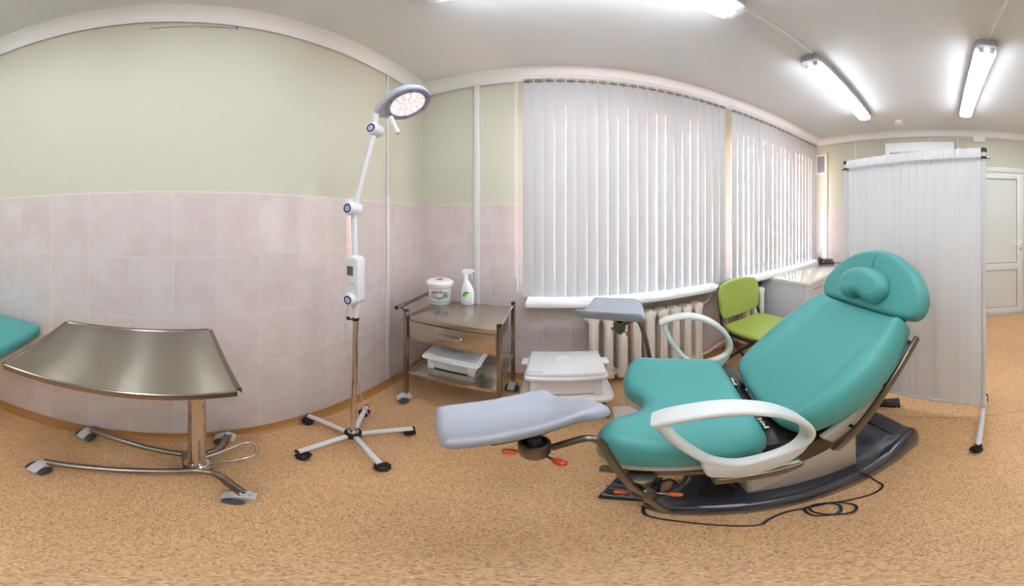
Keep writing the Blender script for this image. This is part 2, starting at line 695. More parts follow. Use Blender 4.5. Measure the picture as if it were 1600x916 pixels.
# ------------------------------------------------------------------ the room
XL, XR, YW, YB, ZC = -1.0947, 3.22, 1.789, -2.6, 2.585
TH = 0.2
ZT = 1.4836          # top of the tiles
WZ0, WZ1 = 0.79, 2.27
W1 = (-0.20, 1.33)
W2 = (1.56, 3.08)
DY0, DY1 = -1.16, -0.26      # door opening on the right wall
DZ = 2.04

struct('floor', G().box((XL - TH, YB - TH, -0.1), (XR + TH, YW + TH, 0)), 'floor')
struct('ceiling', G().box((XL - TH, YB - TH, ZC), (XR + TH, YW + TH, ZC + 0.12)), 'ceiling')

TP = 0.006           # how far the tiles stand proud of the paint
def wall_x(name, xin, xout, tiled_gaps, holes=()):
    g = G()
    sgn = 1 if xout < xin else -1
    lo, hi = sorted((xin - sgn * 0 - sgn * TP, xout))
    segs = [(YB - TH, YW + TH)]
    for a, b, z in holes:
        new = []
        for s0, s1 in segs:
            if a > s0 and b < s1:
                new += [(s0, a), (b, s1)]
                g.box((min(xin - sgn * TP, xout), a, z), (max(xin - sgn * TP, xout), b, ZC), m='paint')
            else:
                new.append((s0, s1))
        segs = new
    for s0, s1 in segs:
        g.box((min(xin - sgn * TP, xout), s0, ZT), (max(xin - sgn * TP, xout), s1, ZC), m='paint')
        g.box((min(xin, xout), s0, 0), (max(xin, xout), s1, ZT - 0.004), m='tileY')
        g.box((min(xin, xout), s0, ZT - 0.004), (max(xin, xout), s1, ZT + 0.001), m='grout')
    return struct(name, g, 'paint')

wall_x('wall_left', XL, XL - TH, True)
wall_x('wall_right', XR, XR + TH, True, [(DY0, DY1, DZ)])
g = G()
g.box((XL - TH, YB - TH, 0), (XR + TH, YB, ZC), m='paint')
struct('wall_back', g, 'paint')
g = G()
segs = [(XL - TH, W1[0]), (W1[1], W2[0]), (W2[1], XR + TH)]
for a, b in segs:
    g.box((a, YW + TP, ZT), (b, YW + 0.35, ZC), m='paint')
    g.box((a, YW, 0), (b, YW + 0.35, ZT - 0.004), m='tileX')
    g.box((a, YW, ZT - 0.004), (b, YW + 0.35, ZT + 0.001), m='grout')
for a, b in (W1, W2):
    g.box((a, YW, 0), (b, YW + 0.35, WZ0 - 0.04), m='tileX')
    g.box((a, YW + TP, WZ1), (b, YW + 0.35, ZC), m='paint')
struct('wall_window', g, 'paint')

# coved cornice: concave quarter round from wall to ceiling
def cove(name, a, b, nrm, r=0.085, zb=2.513):
    g = G()
    a, b, nn = Vector(a), Vector(b), Vector(nrm)
    prof = [(0.0, ZC + 0.01), (0.0, zb), (0.006, zb)]
    for k in range(9):
        t = pi / 2 * k / 8
        prof.append((0.008 + r * (1 - cos(t)), zb + 0.002 + (ZC - zb - 0.004) * sin(t)))
    prof.append((r + 0.012, ZC + 0.01))
    rings = []
    for p in (a, b):
        rings.append([p + nn * d + Vector((0, 0, z)) for d, z in prof])
    g.loft(rings)
    return struct(name, g, 'cornice')
cove('trim_1', (XL, YB, 0), (XL, YW, 0), (1, 0, 0))
cove('trim_2', (XL, YW, 0), (XR, YW, 0), (0, -1, 0), r=0.11)
cove('trim_3', (XR, YB, 0), (XR, YW, 0), (-1, 0, 0))
cove('trim_4', (XL, YB, 0), (XR, YB, 0), (0, 1, 0))

def skirting(name, a, b, nrm):
    g = G()
    a, b, nn = Vector(a), Vector(b), Vector(nrm)
    prof = [(-0.001, -0.002), (-0.001, 0.052), (0.003, 0.054), (0.006, 0.04), (0.010, 0.022), (0.020, 0.008), (0.036, 0.001), (0.036, -0.002)]
    g.loft([[p + nn * d + Vector((0, 0, z)) for d, z in prof] for p in (a, b)])
    return struct(name, g, 'skirt')
skirting('baseboard_left', (XL, YB, 0), (XL, YW, 0), (1, 0, 0))
skirting('baseboard_window', (XL, YW, 0), (XR, YW, 0), (0, -1, 0))
skirting('baseboard_right', (XR, DY1 + 0.07, 0), (XR, YW, 0), (-1, 0, 0))
skirting('baseboard_right_end', (XR, YB, 0), (XR, DY0 - 0.07, 0), (-1, 0, 0))

# windows: frame, sashes, glass, sill
def window(name, x0, x1, n):
    r = bpy.data.objects.new(name, None)
    COL.objects.link(r)
    r['kind'] = 'structure'
    y0, y1 = YW + 0.17, YW + 0.23
    g = G()
    t = 0.055
    g.box((x0, y0, WZ0), (x0 + t, y1, WZ1), 0.004)
    g.box((x1 - t, y0, WZ0), (x1, y1, WZ1), 0.004)
    g.box((x0 + t, y0, WZ0), (x1 - t, y1, WZ0 + t), 0.004)
    g.box((x0 + t, y0, WZ1 - t), (x1 - t, y1, WZ1), 0.004)
    w = (x1 - x0 - 2 * t)
    for k in range(1, n):
        xm = x0 + t + w * k / n
        g.box((xm - 0.035, y0, WZ0 + t), (xm + 0.035, y1, WZ1 - t), 0.004)
    struct('window_frame', g, 'pvc', r)
    struct('window_pane', G().box((x0 + t - 0.005, y0 + 0.027, WZ0 + t - 0.005), (x1 - t + 0.005, y0 + 0.033, WZ1 - t + 0.005)), 'glass', r)
    return r
window('window_1', *W1, 3)
window('window_2', *W2, 3)

def sill(name, x0, x1):
    g = G()
    g.box((x0, 1.595, WZ0 - 0.04), (x1, YW + 0.17, WZ0), 0.012, seg=3)
    struct(name, g, 'sill')
sill('trim_5', -0.21, 1.30)
sill('trim_6', 1.53, 3.1)

# door in the right wall
dr = bpy.data.objects.new('door_1', None)
COL.objects.link(dr)
dr['kind'] = 'structure'
g = G()
X = XR
g.box((X - 0.02, DY0 - 0.05, 0), (X + 0.08, DY0 + 0.02, DZ + 0.05), 0.004)
g.box((X - 0.02, DY1 - 0.02, 0), (X + 0.08, DY1 + 0.05, DZ + 0.05), 0.004)
g.box((X - 0.02, DY0 - 0.05, DZ - 0.02), (X + 0.08, DY1 + 0.05, DZ + 0.05), 0.004)
struct('door_frame', g, 'door', dr)
g = G()
ya, yb, zb, zt = DY0 + 0.025, DY1 - 0.025, 0.035, DZ - 0.025
w = 0.085
g.box((X - 0.012, ya, zb), (X + 0.045, ya + w, zt), 0.004)
g.box((X - 0.012, yb - w, zb), (X + 0.045, yb, zt), 0.004)
g.box((X - 0.012, ya + w, zt - w), (X + 0.045, yb - w, zt), 0.004)
g.box((X - 0.012, ya + w, zb), (X + 0.045, yb - w, zb + w), 0.004)
g.box((X - 0.012, ya + w, 0.675), (X + 0.045, yb - w, 0.77), 0.004)
struct('door_leaf', g, 'door', dr)
g = G()
g.box((X + 0.008, ya + w - 0.003, zb + w - 0.003), (X + 0.03, yb - w + 0.003, 0.678))
g.box((X + 0.008, ya + w - 0.003, 0.767), (X + 0.03, yb - w + 0.003, zt - w + 0.003))
struct('door_panel', g, 'doorpanel', dr)
g = G()
def strip_rect(g, xx, y0, y1, z0, z1, t=0.006, d=0.004):
    g.box((xx, y0, z0), (xx + d, y0 + t, z1))
    g.box((xx, y1 - t, z0), (xx + d, y1, z1))
    g.box((xx, y0, z0), (xx + d, y1, z0 + t))
    g.box((xx, y0, z1 - t), (xx + d, y1, z1))
strip_rect(g, X + 0.004, ya + w, yb - w, zb + w, 0.675)
strip_rect(g, X + 0.004, ya + w, yb - w, 0.77, zt - w)
g.box((X + 0.0, ya - 0.006, 0.02), (X + 0.03, ya + 0.001, zt))
g.box((X + 0.0, ya, zt - 0.001), (X + 0.03, yb, zt + 0.006))
struct('door_gasket', g, 'gasket', dr)
g = G()
g.box((X - 0.022, ya + 0.025, 0.93), (X - 0.011, ya + 0.055, 1.08), 0.004)
g.tube([(X - 0.02, ya + 0.04, 1.035), (X - 0.055, ya + 0.04, 1.035), (X - 0.058, ya + 0.07, 1.035), (X - 0.055, ya + 0.16, 1.035)], 0.008, seg=10, smooth=3)
struct('door_handle', g, 'plastic', dr)
struct('door_keyhole', G().box((X - 0.025, ya + 0.034, 0.95), (X - 0.021, ya + 0.046, 0.985), 0.001), 'labeldark', dr)
struct('door_threshold', G().box((X - 0.015, DY0, 0), (X + 0.08, DY1, 0.028), 0.004), 'caster', dr)

# ------------------------------------------------------------------ vertical blinds
def make_blind(x0, x1, label, tilt0):
    r = thing('vertical_blind', label, 'blind', ((x0 + x1) / 2, 1.69, 0.80))
    L = (x1 - x0) / 2
    g = G()
    g.box((-L - 0.02, -0.02, 1.66), (L + 0.02, 0.02, 1.695), 0.004)
    part('headrail', g, 'cornice', r)
    n = int(round((x1 - x0) / 0.0755))
    hg = G()
    # one slat: gently bowed strip with real thickness, hung from a hook
    ring = []
    W = 0.0382
    for k in range(9):
        u = -W + 2 * W * k / 8
        ring.append((u, 0.0035 * (1 - (u / W) ** 2)))
    outl = ring + [(u, v - 0.0007) for u, v in ring[::-1]]
    smes = []
    for tw in (2, 6, 11):                 # the cloth twists a little open towards the floor
        sl = G()
        rg = []
        for z in (0.004, 0.02, 0.3, 0.6, 0.9, 1.2, 1.5, 1.63):
            a = radians(tw * (1 - z / 1.63))
            rg.append([Vector((u * cos(a) - v * sin(a), u * sin(a) + v * cos(a), z)) for u, v in outl])
        sl.loft(rg)
        smes.append(sl.mesh('slat', 'slat'))
    hk = G()
    hk.box((-0.030, -0.006, 1.638), (0.030, 0.006, 1.652), 0.002)
    hk.cyl((0, 0, 1.625), (0, 0, 1.66), 0.004, seg=8)
    hme = hk.mesh('carrier', 'labelgrey')
    for i in range(n):
        px = -L + (2 * L) * (i + 0.5) / n
        a = tilt0 + random.uniform(-6, 6)
        o = bpy.data.objects.new('slat', random.choice(smes))
        COL.objects.link(o)
        o.parent = r
        o.location = (px + random.uniform(-0.002, 0.002), 0, 0)
        o.rotation_euler = (random.uniform(-0.002, 0.002), random.uniform(-0.0015, 0.0015), radians(a))
        c = bpy.data.objects.new('carrier', hme)
        COL.objects.link(c)
        c.parent = r
        c.location = (px, 0, 0)
    return r
b1 = make_blind(-0.235, 1.405, 'wide white vertical blind on the left window, above the radiator and the white box', 7)
make_blind(1.47, 3.05, 'white vertical blind on the right window, hanging behind the desk', 5)
g = G()
g.tube([(-0.87, -0.01, 1.66), (-0.872, -0.012, 0.9), (-0.872, -0.012, 0.14)], 0.0022, seg=6)
g.tube([(-0.86, -0.01, 1.66), (-0.857, -0.012, 0.9), (-0.859, -0.012, 0.14)], 0.0022, seg=6)
cc_ = part('control_cord', g, 'cornice', b1)
part('cord_weight', G().box((-0.874, -0.02, 0.05), (-0.856, -0.004, 0.15), 0.003), 'caster', cc_)

# ------------------------------------------------------------------ radiators
def radiator(x0, n, label, pipes):
    pitch = 0.104
    r = thing('radiator', label, 'radiator', (x0, 1.695, 0.08), 0)
    yb = YW - 1.695
    sg = G()
    sg.pad(rpoly([(-0.04, -0.06), (0.04, -0.06), (0.046, 0.0), (0.04, 0.05), (-0.04, 0.05), (-0.046, 0.0)], 0.012, 3), 0.0, 0.055, 0.012, nint=0, rs=2)
    sg.pad(rpoly([(-0.04, -0.06), (0.04, -0.06), (0.046, 0.0), (0.04, 0.05), (-0.04, 0.05), (-0.046, 0.0)], 0.012, 3), 0.52, 0.575, 0.012, nint=0, rs=2)
    # front column with pointed shoulders, flat sides, and the rear column
    rings = []
    for z, w, d in ((0.03, 0.034, 0.0), (0.07, 0.031, 0.006), (0.3, 0.030, 0.007), (0.5, 0.031, 0.006), (0.55, 0.034, 0.0), (0.582, 0.022, -0.006), (0.59, 0.008, -0.014)):
        yf = -0.062 - d
        rings.append([Vector((-w, -0.02, z)), Vector((-w, yf + 0.014, z)), Vector((-w * 0.55, yf, z)), Vector((w * 0.55, yf, z)), Vector((w, yf + 0.014, z)), Vector((w, -0.02, z))])
    sg.loft(rings)
    sg.box((-0.028, 0.01, 0.04), (0.028, 0.045, 0.54), 0.008)
    sme = sg.mesh('section', 'radiator')
    for i in range(n):
        o = bpy.data.objects.new('section', sme)
        COL.objects.link(o)
        o.parent = r
        o.location = (i * pitch, 0, 0)
    g = G()
    g.cyl((-0.055, 0, 0.0275), ((n - 1) * pitch + 0.055, 0, 0.0275), 0.02, seg=12)
    g.cut().cyl((-0.065, 0, 0.55), ((n - 1) * pitch + 0.055, 0, 0.55), 0.02, seg=12)
    part('header_pipe', g, 'radiator', r)
    g = G()
    e = (n - 1) * pitch
    if pipes:
        g.tube([(e + 0.04, 0, 0.55), (e + 0.09, 0, 0.552), (e + 0.14, 0.01, 0.57), (e + 0.19, 0.03, 0.62), (e + 0.26, 0.04, 0.625), (e + 0.385, 0.06, 0.625)], 0.012, seg=10, smooth=4)
        g.tube([(e + 0.04, 0, 0.0275), (e + 0.12, 0.0, 0.03), (e + 0.26, 0.04, 0.05), (e + 0.385, 0.06, 0.055)], 0.012, seg=10, smooth=4)
        g.cyl((e + 0.38, 0.06, -0.08), (e + 0.38, 0.06, 0.66), 0.013, seg=10)
        part('supply_pipe', g, 'radiator', r)
    for s in ((0.104, e - 0.104) if n > 4 else (0.0, 0.104)):
        b = G()
        b.box((s + 0.045, 0.02, 0.49), (s + 0.06, yb - 0.001, 0.515), 0.002)
        b.cut().box((s + 0.045, 0.02, 0.03), (s + 0.06, yb - 0.001, 0.055), 0.002)
        part('bracket', b, 'radiator', r)
    return r
radiator(0.254, 9, 'cream sectional radiator under the left window sill, its nine ribs mostly in view', True)
radiator(1.63, 3, 'short cream radiator behind the green chair, beside the desk', False)

# ------------------------------------------------------------------ conduits, pipes and small wall fittings
def cond(name, boxes, label, cat, m='conduit'):
    g = G()
    lo = Vector(boxes[0][0])
    for a, b in boxes:
        g.box(Vector(a) - lo, Vector(b) - lo, 0.003)
    return solo(name, g, m, label, cat, lo)
cond('cable_duct', [((XL, 1.302, 0.06), (XL + 0.014, 1.332, 1.52)), ((XL - TP, 1.306, 1.50), (XL + 0.01, 1.328, 2.513))],
     'slim white vertical cable duct on the left wall between lamp and trolley', 'cable duct')
cond('cable_duct', [((-0.622, YW - 0.02, 0.054), (-0.582, YW + 0.006, 2.52))],
     'broad white vertical cable duct on the window wall behind the steel trolley', 'cable duct')
cond('cable_duct', [((XR - 0.014, 1.60, 0.79), (XR + 0.006, 1.622, 2.40))],
     'thin white vertical cable duct beside the vent grille above the phone', 'cable duct')
cond('cable_duct', [((XR - 0.014, 1.14, 0.06), (XR + 0.006, 1.165, 2.513))],
     'white vertical cable duct on the far wall at the left end of the curtain screen', 'cable duct')
cond('cable_duct', [((XR - 0.014, -0.45, 2.475), (XR + 0.006, 0.155, 2.495)), ((XR - 0.014, 0.13, 2.42), (XR + 0.006, 0.155, 2.495)),
                    ((XR - 0.014, -0.25, 2.05), (XR + 0.006, -0.225, 2.495))],
     'branching white cable duct under the cornice leading to the junction box', 'cable duct')
g = G()
g.box((0, 0, 0), (0.05, 0.15, 0.085), 0.006)
g.box((-0.004, 0.01, 0.01), (0.002, 0.14, 0.075), 0.002)
solo('junction_box', g, 'plastic', 'small white junction box high on the far wall above the door', 'junction box', (XR - 0.048, -0.595, 2.44))
g = G()
g.box((0, 0, 0), (0.012, 0.16, 0.30), 0.003, m='plastic')
g.box((-0.004, 0.02, 0.02), (0.001, 0.14, 0.28), m='vent')
for k in range(11):
    g.box((-0.008, 0.026 + k * 0.0105, 0.022), (-0.003, 0.030 + k * 0.0105, 0.278), m='vent')
solo('vent_grille', g, 'plastic', 'small grey slatted vent grille in white frame beside the right blind', 'vent', (XR - 0.006, 1.625, 2.06))
# white boxed header on the far wall, seen over the top of the screen
g = G()
g.box((0, 0, 0.0), (0.08, 0.90, 0.13), 0.004)
g.box((0, 0.84, -0.14), (0.08, 0.90, 0.01), 0.004)
g.box((0, 0.0, -0.14), (0.08, 0.06, 0.01), 0.004)
solo('wall_frame', g, 'plastic', 'white boxed frame high on the far wall, top showing above the curtain screen', 'frame', (XR - 0.075, -0.18, 2.28))
g = G()
g.lathe([(0.0, 0.0), (0.030, 0.0), (0.036, -0.006), (0.045, -0.02), (0.05, -0.03), (0.05, -0.042)][::-1], (0, 0, 0))
solo('smoke_detector', g, 'plastic', 'round white smoke detector on the ceiling between the two far lights', 'smoke detector', (2.78, 0.477, ZC + 0.0))
g = G()
g.box((0, 0, 0), (0.012, 0.07, 0.08), 0.004)
solo('wall_socket', g, 'caster', 'white wall socket just above the desk beside the phone', 'socket', (XR - 0.012, 1.70, 0.86))
g = G()
g.tube([(0, -0.40, -0.033), (0.003, -0.2, -0.015), (0.003, 0, 0.0)], 0.0018, seg=6, smooth=4)
g.tube([(0, 0, 0.012), (0.012, 0, 0.01), (0.014, 0, -0.004), (0.008, 0, -0.012)], 0.0025, seg=6, smooth=3)
solo('wall_hook', g, 'labelgrey', 'tiny metal hook with thin wire near the top of the left wall', 'hook', (XL + 0.0, 0.292, 2.489))

# ------------------------------------------------------------------ ceiling lights
def ceiling_light(x0, x1, y, label, loc_only=False):
    r = thing('ceiling_light', label, 'ceiling light', ((x0 + x1) / 2, y, ZC), 0, 'fluorescent ceiling lights')
    L = (x1 - x0) / 2
    g = G()
    g.pad(rrect(-L, L, -0.065, 0.065, 0.03), -0.045, 0.0, 0.01, nint=0, rs=2)
    part('housing', g, 'fixgrey', r)
    g = G()
    g.pad(rrect(-L + 0.006, L - 0.006, -0.058, 0.058, 0.028), -0.060, -0.0455, 0.005, nint=0, rs=2)
    part('reflector', g, 'fixture', r)
    for s in (-1, 1):
        t = G()
        t.cyl((-L + 0.045, s * 0.030, -0.077), (L - 0.045, s * 0.030, -0.077), 0.013, seg=14)
        tb = part('fluorescent_tube', t, 'tube', r)
        c = G()
        for e in (-1, 1):
            c.cut().box((e * (L - 0.045) - 0.012, s * 0.030 - 0.015, -0.092), (e * (L - 0.045) + 0.012, s * 0.030 + 0.015, -0.06), 0.003)
        part('tube_holder', c, 'labelgrey', tb)
    # shallow clear cover: a shell with thickness
    g = G()
    outer, rings = rrect(-L, L, -0.065, 0.065, 0.03), []
    for dz, ins in ((-0.046, 0.0), (-0.085, 0.004), (-0.100, 0.016)):
        rings.append([Vector((p[0] * (L - ins) / L, p[1] * (0.065 - ins) / 0.065, dz)) for p in outer])
    g.loft(rings, capa=False)
    part('cover', g, 'cover', r)
    return r
ceiling_light(-0.46, 0.70, 0.755, 'twin tube ceiling light cut off by the top edge, its end above the left blind')
ceiling_light(1.30, 2.50, 0.785, 'twin tube ceiling light running toward the far wall on the window side')
ceiling_light(1.31, 2.53, -0.262, 'twin tube ceiling light nearest the door, right of the smoke detector')
ceiling_light(-0.55, 0.70, -0.262, 'twin tube ceiling light directly overhead, above the frame')
ceiling_light(-0.55, 0.70, -1.30, 'twin tube ceiling light behind the viewer, above the steel table side')
ceiling_light(1.31, 2.53, -1.30, 'twin tube ceiling light behind the viewer, above the door side')
def wire(y, x0, x1, label):
    g = G()
    g.box((0, -0.008, -0.010), (x1 - x0, 0.008, 0.002), 0.002)
    solo('cable_trunking', g, 'conduit', label, 'cable trunking', (x0, y, ZC))
wire(0.757, 0.70, 1.30, 'thin white cable trunking on the ceiling linking the two window-side lights')
wire(-0.268, 0.70, 1.31, 'thin white cable trunking on the ceiling running to the light nearest the door')
wire(0.79, 2.50, 3.13, 'thin cable trunking from the window-side light to the far wall')
wire(-0.262, 2.53, 3.13, 'thin cable trunking from the door-side light to the far wall')

# ------------------------------------------------------------------ examination chair (local x = towards the head, y = away from the viewer)
CA = atan2(-0.43, 0.903)
CV = 0.25                                    # the chair's plane of symmetry
ch = thing('examination_chair', 'large teal gynaecological examination chair with white loop armrests and grey leg supports', 'examination chair', (0.194, 0.502, 0), CA)

# moulded base
def base_outline(ins=0.0):
    P = [(0.0, CV - 0.235 + ins), (0.06, CV - 0.27 + ins), (0.20, CV - 0.288 + ins), (0.35, CV - 0.288 + ins), (0.60, CV - 0.275 + ins), (0.86, CV - 0.262 + ins),
         (0.955 - ins * .5, CV - 0.25 + ins), (0.985 - ins, CV - 0.2), (1.02 - ins, CV), (0.985 - ins, CV + 0.2), (0.955 - ins * .5, CV + 0.25 - ins),
         (0.86, CV + 0.262 - ins), (0.60, CV + 0.275 - ins), (0.35, CV + 0.288 - ins), (0.20, CV + 0.288 - ins), (0.06, CV + 0.27 - ins), (0.0, CV + 0.235 - ins),
         (-0.006 + ins, CV + 0.2 - ins), (0.045 + ins, CV + 0.13), (0.085 + ins, CV + 0.07), (0.10 + ins, CV), (0.085 + ins, CV - 0.07), (0.045 + ins, CV - 0.13), (-0.006 + ins, CV - 0.2 + ins)]
    return P
def base_top(x, y):
    # lip that climbs towards the head end, shallow well in the middle
    t = max(0.0, min(1.0, (x - 0.70) / 0.18))
    lip = t * t * (3 - 2 * t) * 0.055
    e = max(0.0, min(1.0, (abs(y - CV) - 0.14) / 0.09))
    rim = e * e * (3 - 2 * e)
    well = -0.012 * (1 - rim) * (1 if x > 0.15 else max(0, x / 0.15))
    fr = -0.020 * max(0.0, min(1.0, (0.12 - x) / 0.14))
    return lip * (0.55 + 0.45 * rim) + well + fr
sm = [(p.x, p.y) for p in catmull([(a, b, 0) for a, b in base_outline()], 4, True)]
g = G()
g.pad(sm, 0.0, 0.085, 0.038, top=base_top, nint=14, rs=5, center=(0.47, CV), rb=0.004)
part('base_cover', g, 'navy', ch, sharp=60)
# scuff plate line along the near rim
g = G()
g.tube([(0.22, CV - 0.262, 0.080), (0.40, CV - 0.262, 0.080), (0.62, CV - 0.250, 0.082), (0.80, CV - 0.225, 0.095), (0.86, CV - 0.19, 0.105), (0.89, CV - 0.1, 0.11), (0.895, CV, 0.112)], 0.006, seg=8, smooth=5)
part('base_trim', g, 'navy', ch)
g = G()
g.lathe([(0.0, 0.0), (0.045, 0.0), (0.05, 0.006), (0.044, 0.02), (0.0, 0.022)], (0.175, 0.09, 0.074), m='black')
part('base_plug', g, 'black', ch)

# painted pedestal
g = G()
ped = [(0.245, 0.070), (0.63, 0.070), (0.63, 0.475), (0.56, 0.455), (0.45, 0.40), (0.33, 0.36), (0.245, 0.36)]
g.pad(rpoly(ped, 0.012, 3), 0.05, 0.45, 0.012, nint=0, rs=3, F=lambda x, y, z: (x, z, y))
part('pedestal', g, 'column', ch)
g = G()
g.prism(rpoly([(0.15, 0.10), (0.31, 0.075), (0.31, 0.425), (0.15, 0.40)], 0.02, 3), 0.40, 0.47, bev=0.006)
part('seat_carrier', g, 'column', ch)

# dark curved lifting frame from under the seat up behind the back
g = G()
for v0, v1 in ((0.03, 0.075), (0.425, 0.47)):
    low = [(0.13, 0.47), (0.20, 0.40), (0.27, 0.355), (0.36, 0.338), (0.47, 0.365), (0.58, 0.430), (0.70, 0.53), (0.82, 0.66)]
    upp = [(0.83, 0.69), (0.70, 0.60), (0.56, 0.515), (0.45, 0.475), (0.38, 0.46), (0.30, 0.475), (0.22, 0.49), (0.14, 0.49)]
    o = [(p.x, p.y) for p in catmull([(a, b, 0) for a, b in low], 4)] + [(p.x, p.y) for p in catmull([(a, b, 0) for a, b in upp], 4)]
    g.loft([[Vector((a, v, b)) for a, b in o] for v in (v0, v1)])
g.cyl((0.30, 0.05, 0.43), (0.30, 0.45, 0.43), 0.035)
g.box((0.14, 0.07, 0.452), (0.60, 0.43, 0.475), 0.004)
part('lifting_frame', g, 'darkmetal', ch)
g = G()
g.tube([(0.235, 0.02, 0.52), (0.27, 0.02, 0.46), (0.335, 0.02, 0.455), (0.345, 0.02, 0.52)], 0.018, seg=10, smooth=4)
g.tube([(0.235, 0.48, 0.52), (0.27, 0.48, 0.46), (0.335, 0.48, 0.455), (0.345, 0.48, 0.52)], 0.018, seg=10, smooth=4)
g.box((0.275, 0.00, 0.545), (0.345, 0.50, 0.575), 0.005)
g.box((0.26, 0.05, 0.44), (0.36, 0.11, 0.56), 0.006)
g.box((0.26, 0.39, 0.44), (0.36, 0.62, 0.56), 0.006)
part('hinge_bracket', g, 'blackm', ch)
for yy in (0.10, 0.40):
    g = G()
    g.cyl((0.31, yy - 0.022, 0.59), (0.31, yy + 0.022, 0.59), 0.009, seg=14, bev=0.002)
    g.cyl((0.31, yy - 0.01, 0.59), (0.31, yy + 0.01, 0.59), 0.013, seg=14, bev=0.002)
    g.box((0.302, yy - 0.030, 0.54), (0.318, yy - 0.022, 0.60), 0.002)
    g.box((0.302, yy + 0.022, 0.54), (0.318, yy + 0.030, 0.60), 0.002)
    part('hinge_pin', g, 'chrome', ch)

# seat
def seat_out():
    P = [(-0.055, CV - 0.295), (0.05, CV - 0.30), (0.18, CV - 0.292), (0.262, CV - 0.268), (0.286, CV - 0.20), (0.292, CV), (0.286, CV + 0.20), (0.262, CV + 0.268),
         (0.18, CV + 0.292), (0.05, CV + 0.30), (-0.055, CV + 0.295), (-0.108, CV + 0.258), (-0.122, CV + 0.19), (-0.116, CV + 0.12), (-0.085, CV + 0.068),
         (-0.042, CV + 0.025), (-0.028, CV - 0.02), (-0.038, CV - 0.065), (-0.075, CV - 0.105), (-0.112, CV - 0.15), (-0.122, CV - 0.205), (-0.108, CV - 0.262)]
    return [(p.x, p.y) for p in catmull([(a, b, 0) for a, b in P], 4, True)]
def seat_top(x, y):
    a = min(1.0, abs(y - CV) / 0.27)
    side = 0.030 * a * a * (3 - 2 * a)
    rear = -0.008 * max(0, min(1, (x - 0.05) / 0.22))
    front = 0.012 * max(0, min(1, (0.0 - x) / 0.10)) * a
    return side + rear + front - 0.010
g = G()
g.pad(seat_out(), 0.562, 0.668, 0.046, top=seat_top, nint=9, rs=6, center=(0.10, CV), rb=0.02)
part('seat_cushion', g, 'teal', ch, sharp=60)
g = G()
def sc(o, f, c):
    return [(c[0] + (x - c[0]) * f, c[1] + (y - c[1]) * f) for x, y in o]
g.prism(sc(seat_out(), 0.97, (0.09, CV)), 0.530, 0.5615, bev=0.004)
part('seat_plate', g, 'column', ch)
for yy, s in ((-0.025, -1), (0.525, 1)):
    g = G()
    g.box((-0.10, yy - 0.011, 0.487), (0.24, yy + 0.011, 0.514), 0.005)
    part('accessory_rail', g, 'gunmetal', ch)
    g = G()
    for xx in (-0.035, 0.085, 0.20):
        g.cut().cyl((xx, yy - s * 0.012, 0.50), (xx, yy - s * 0.05, 0.50), 0.013, seg=12)
        g.cyl((xx, yy - s * 0.035, 0.50), (xx, yy - s * 0.045, 0.527), 0.013, seg=12)
    part('rail_bolt', g, 'gunmetal', ch)

# back rest: a plane rising 34 degrees towards the head
BA = radians(34)
def backF(x, y, z):
    return (0.325 + x * cos(BA) - z * sin(BA), CV + y, 0.615 + x * sin(BA) + z * cos(BA))
def back_out():
    P = [(0.0, 0.0), (0.005, -0.16), (0.03, -0.225), (0.09, -0.262), (0.20, -0.29), (0.34, -0.302), (0.46, -0.292), (0.57, -0.272), (0.600, -0.255), (0.612, -0.20), (0.614, 0.0)]
    Q = P + [(x, -y) for x, y in P[1:-1]][::-1]
    return [(p.x, p.y) for p in catmull([(a, b, 0) for a, b in Q], 4, True)]
def back_top(x, y):
    w = 0.15 + 0.05 * x
    a = max(0.0, min(1.0, (abs(y) - w) / 0.07))
    a = a * a * (3 - 2 * a)
    return 0.036 * a - 0.004 + 0.010 * sin(pi * min(1, x / 0.6))
g = G()
g.pad(back_out(), -0.095, 0.0, 0.042, top=back_top, nint=12, rs=6, center=(0.31, 0), rb=0.02, F=backF)
part('backrest_cushion', g, 'teal', ch, sharp=60)
g = G()
g.prism([(x, y) for x, y in sc(back_out(), 0.92, (0.31, 0))], -0.115, -0.096, bev=0.004, T=Matrix(((cos(BA), 0, -sin(BA), 0.325), (0, 1, 0, CV), (sin(BA), 0, cos(BA), 0.615), (0, 0, 0, 1))))
bp = part('backrest_plate', g, 'column', ch)
TB = Matrix(((cos(BA), 0, -sin(BA), 0.325), (0, 1, 0, CV), (sin(BA), 0, cos(BA), 0.615), (0, 0, 0, 1)))
for s in (-1, 1):
    g = G()
    g.tube([TB @ Vector((0.03, s * 0.298, -0.178)), TB @ Vector((0.15, s * 0.302, -0.150)), TB @ Vector((0.32, s * 0.302, -0.115)), TB @ Vector((0.47, s * 0.302, -0.098)), TB @ Vector((0.575, s * 0.300, -0.095))],
           0.01, seg=12, smooth=5, flat=(0.009, 0.017), up=(0, 1, 0))
    part('side_rail', g, 'gunmetal', ch)
    g = G()
    for x, zz in ((0.14, -0.152), (0.34, -0.112), (0.545, -0.095)):
        g.cut().box((x - 0.007, s * 0.262 - 0.04, zz - 0.004), (x + 0.007, s * 0.262 + 0.04, zz + 0.008), 0.002, T=TB)
        g.box((x - 0.006, s * 0.225 - 0.01, zz), (x + 0.006, s * 0.225 + 0.01, -0.10), 0.002, T=TB)
    part('rail_bracket', g, 'blackm', ch)
    g = G()
    g.box((0.05, s * 0.255 - 0.02, -0.175), (0.56, s * 0.255 + 0.005, -0.110), 0.006, T=TB)
    part('side_beam', g, 'column', ch)

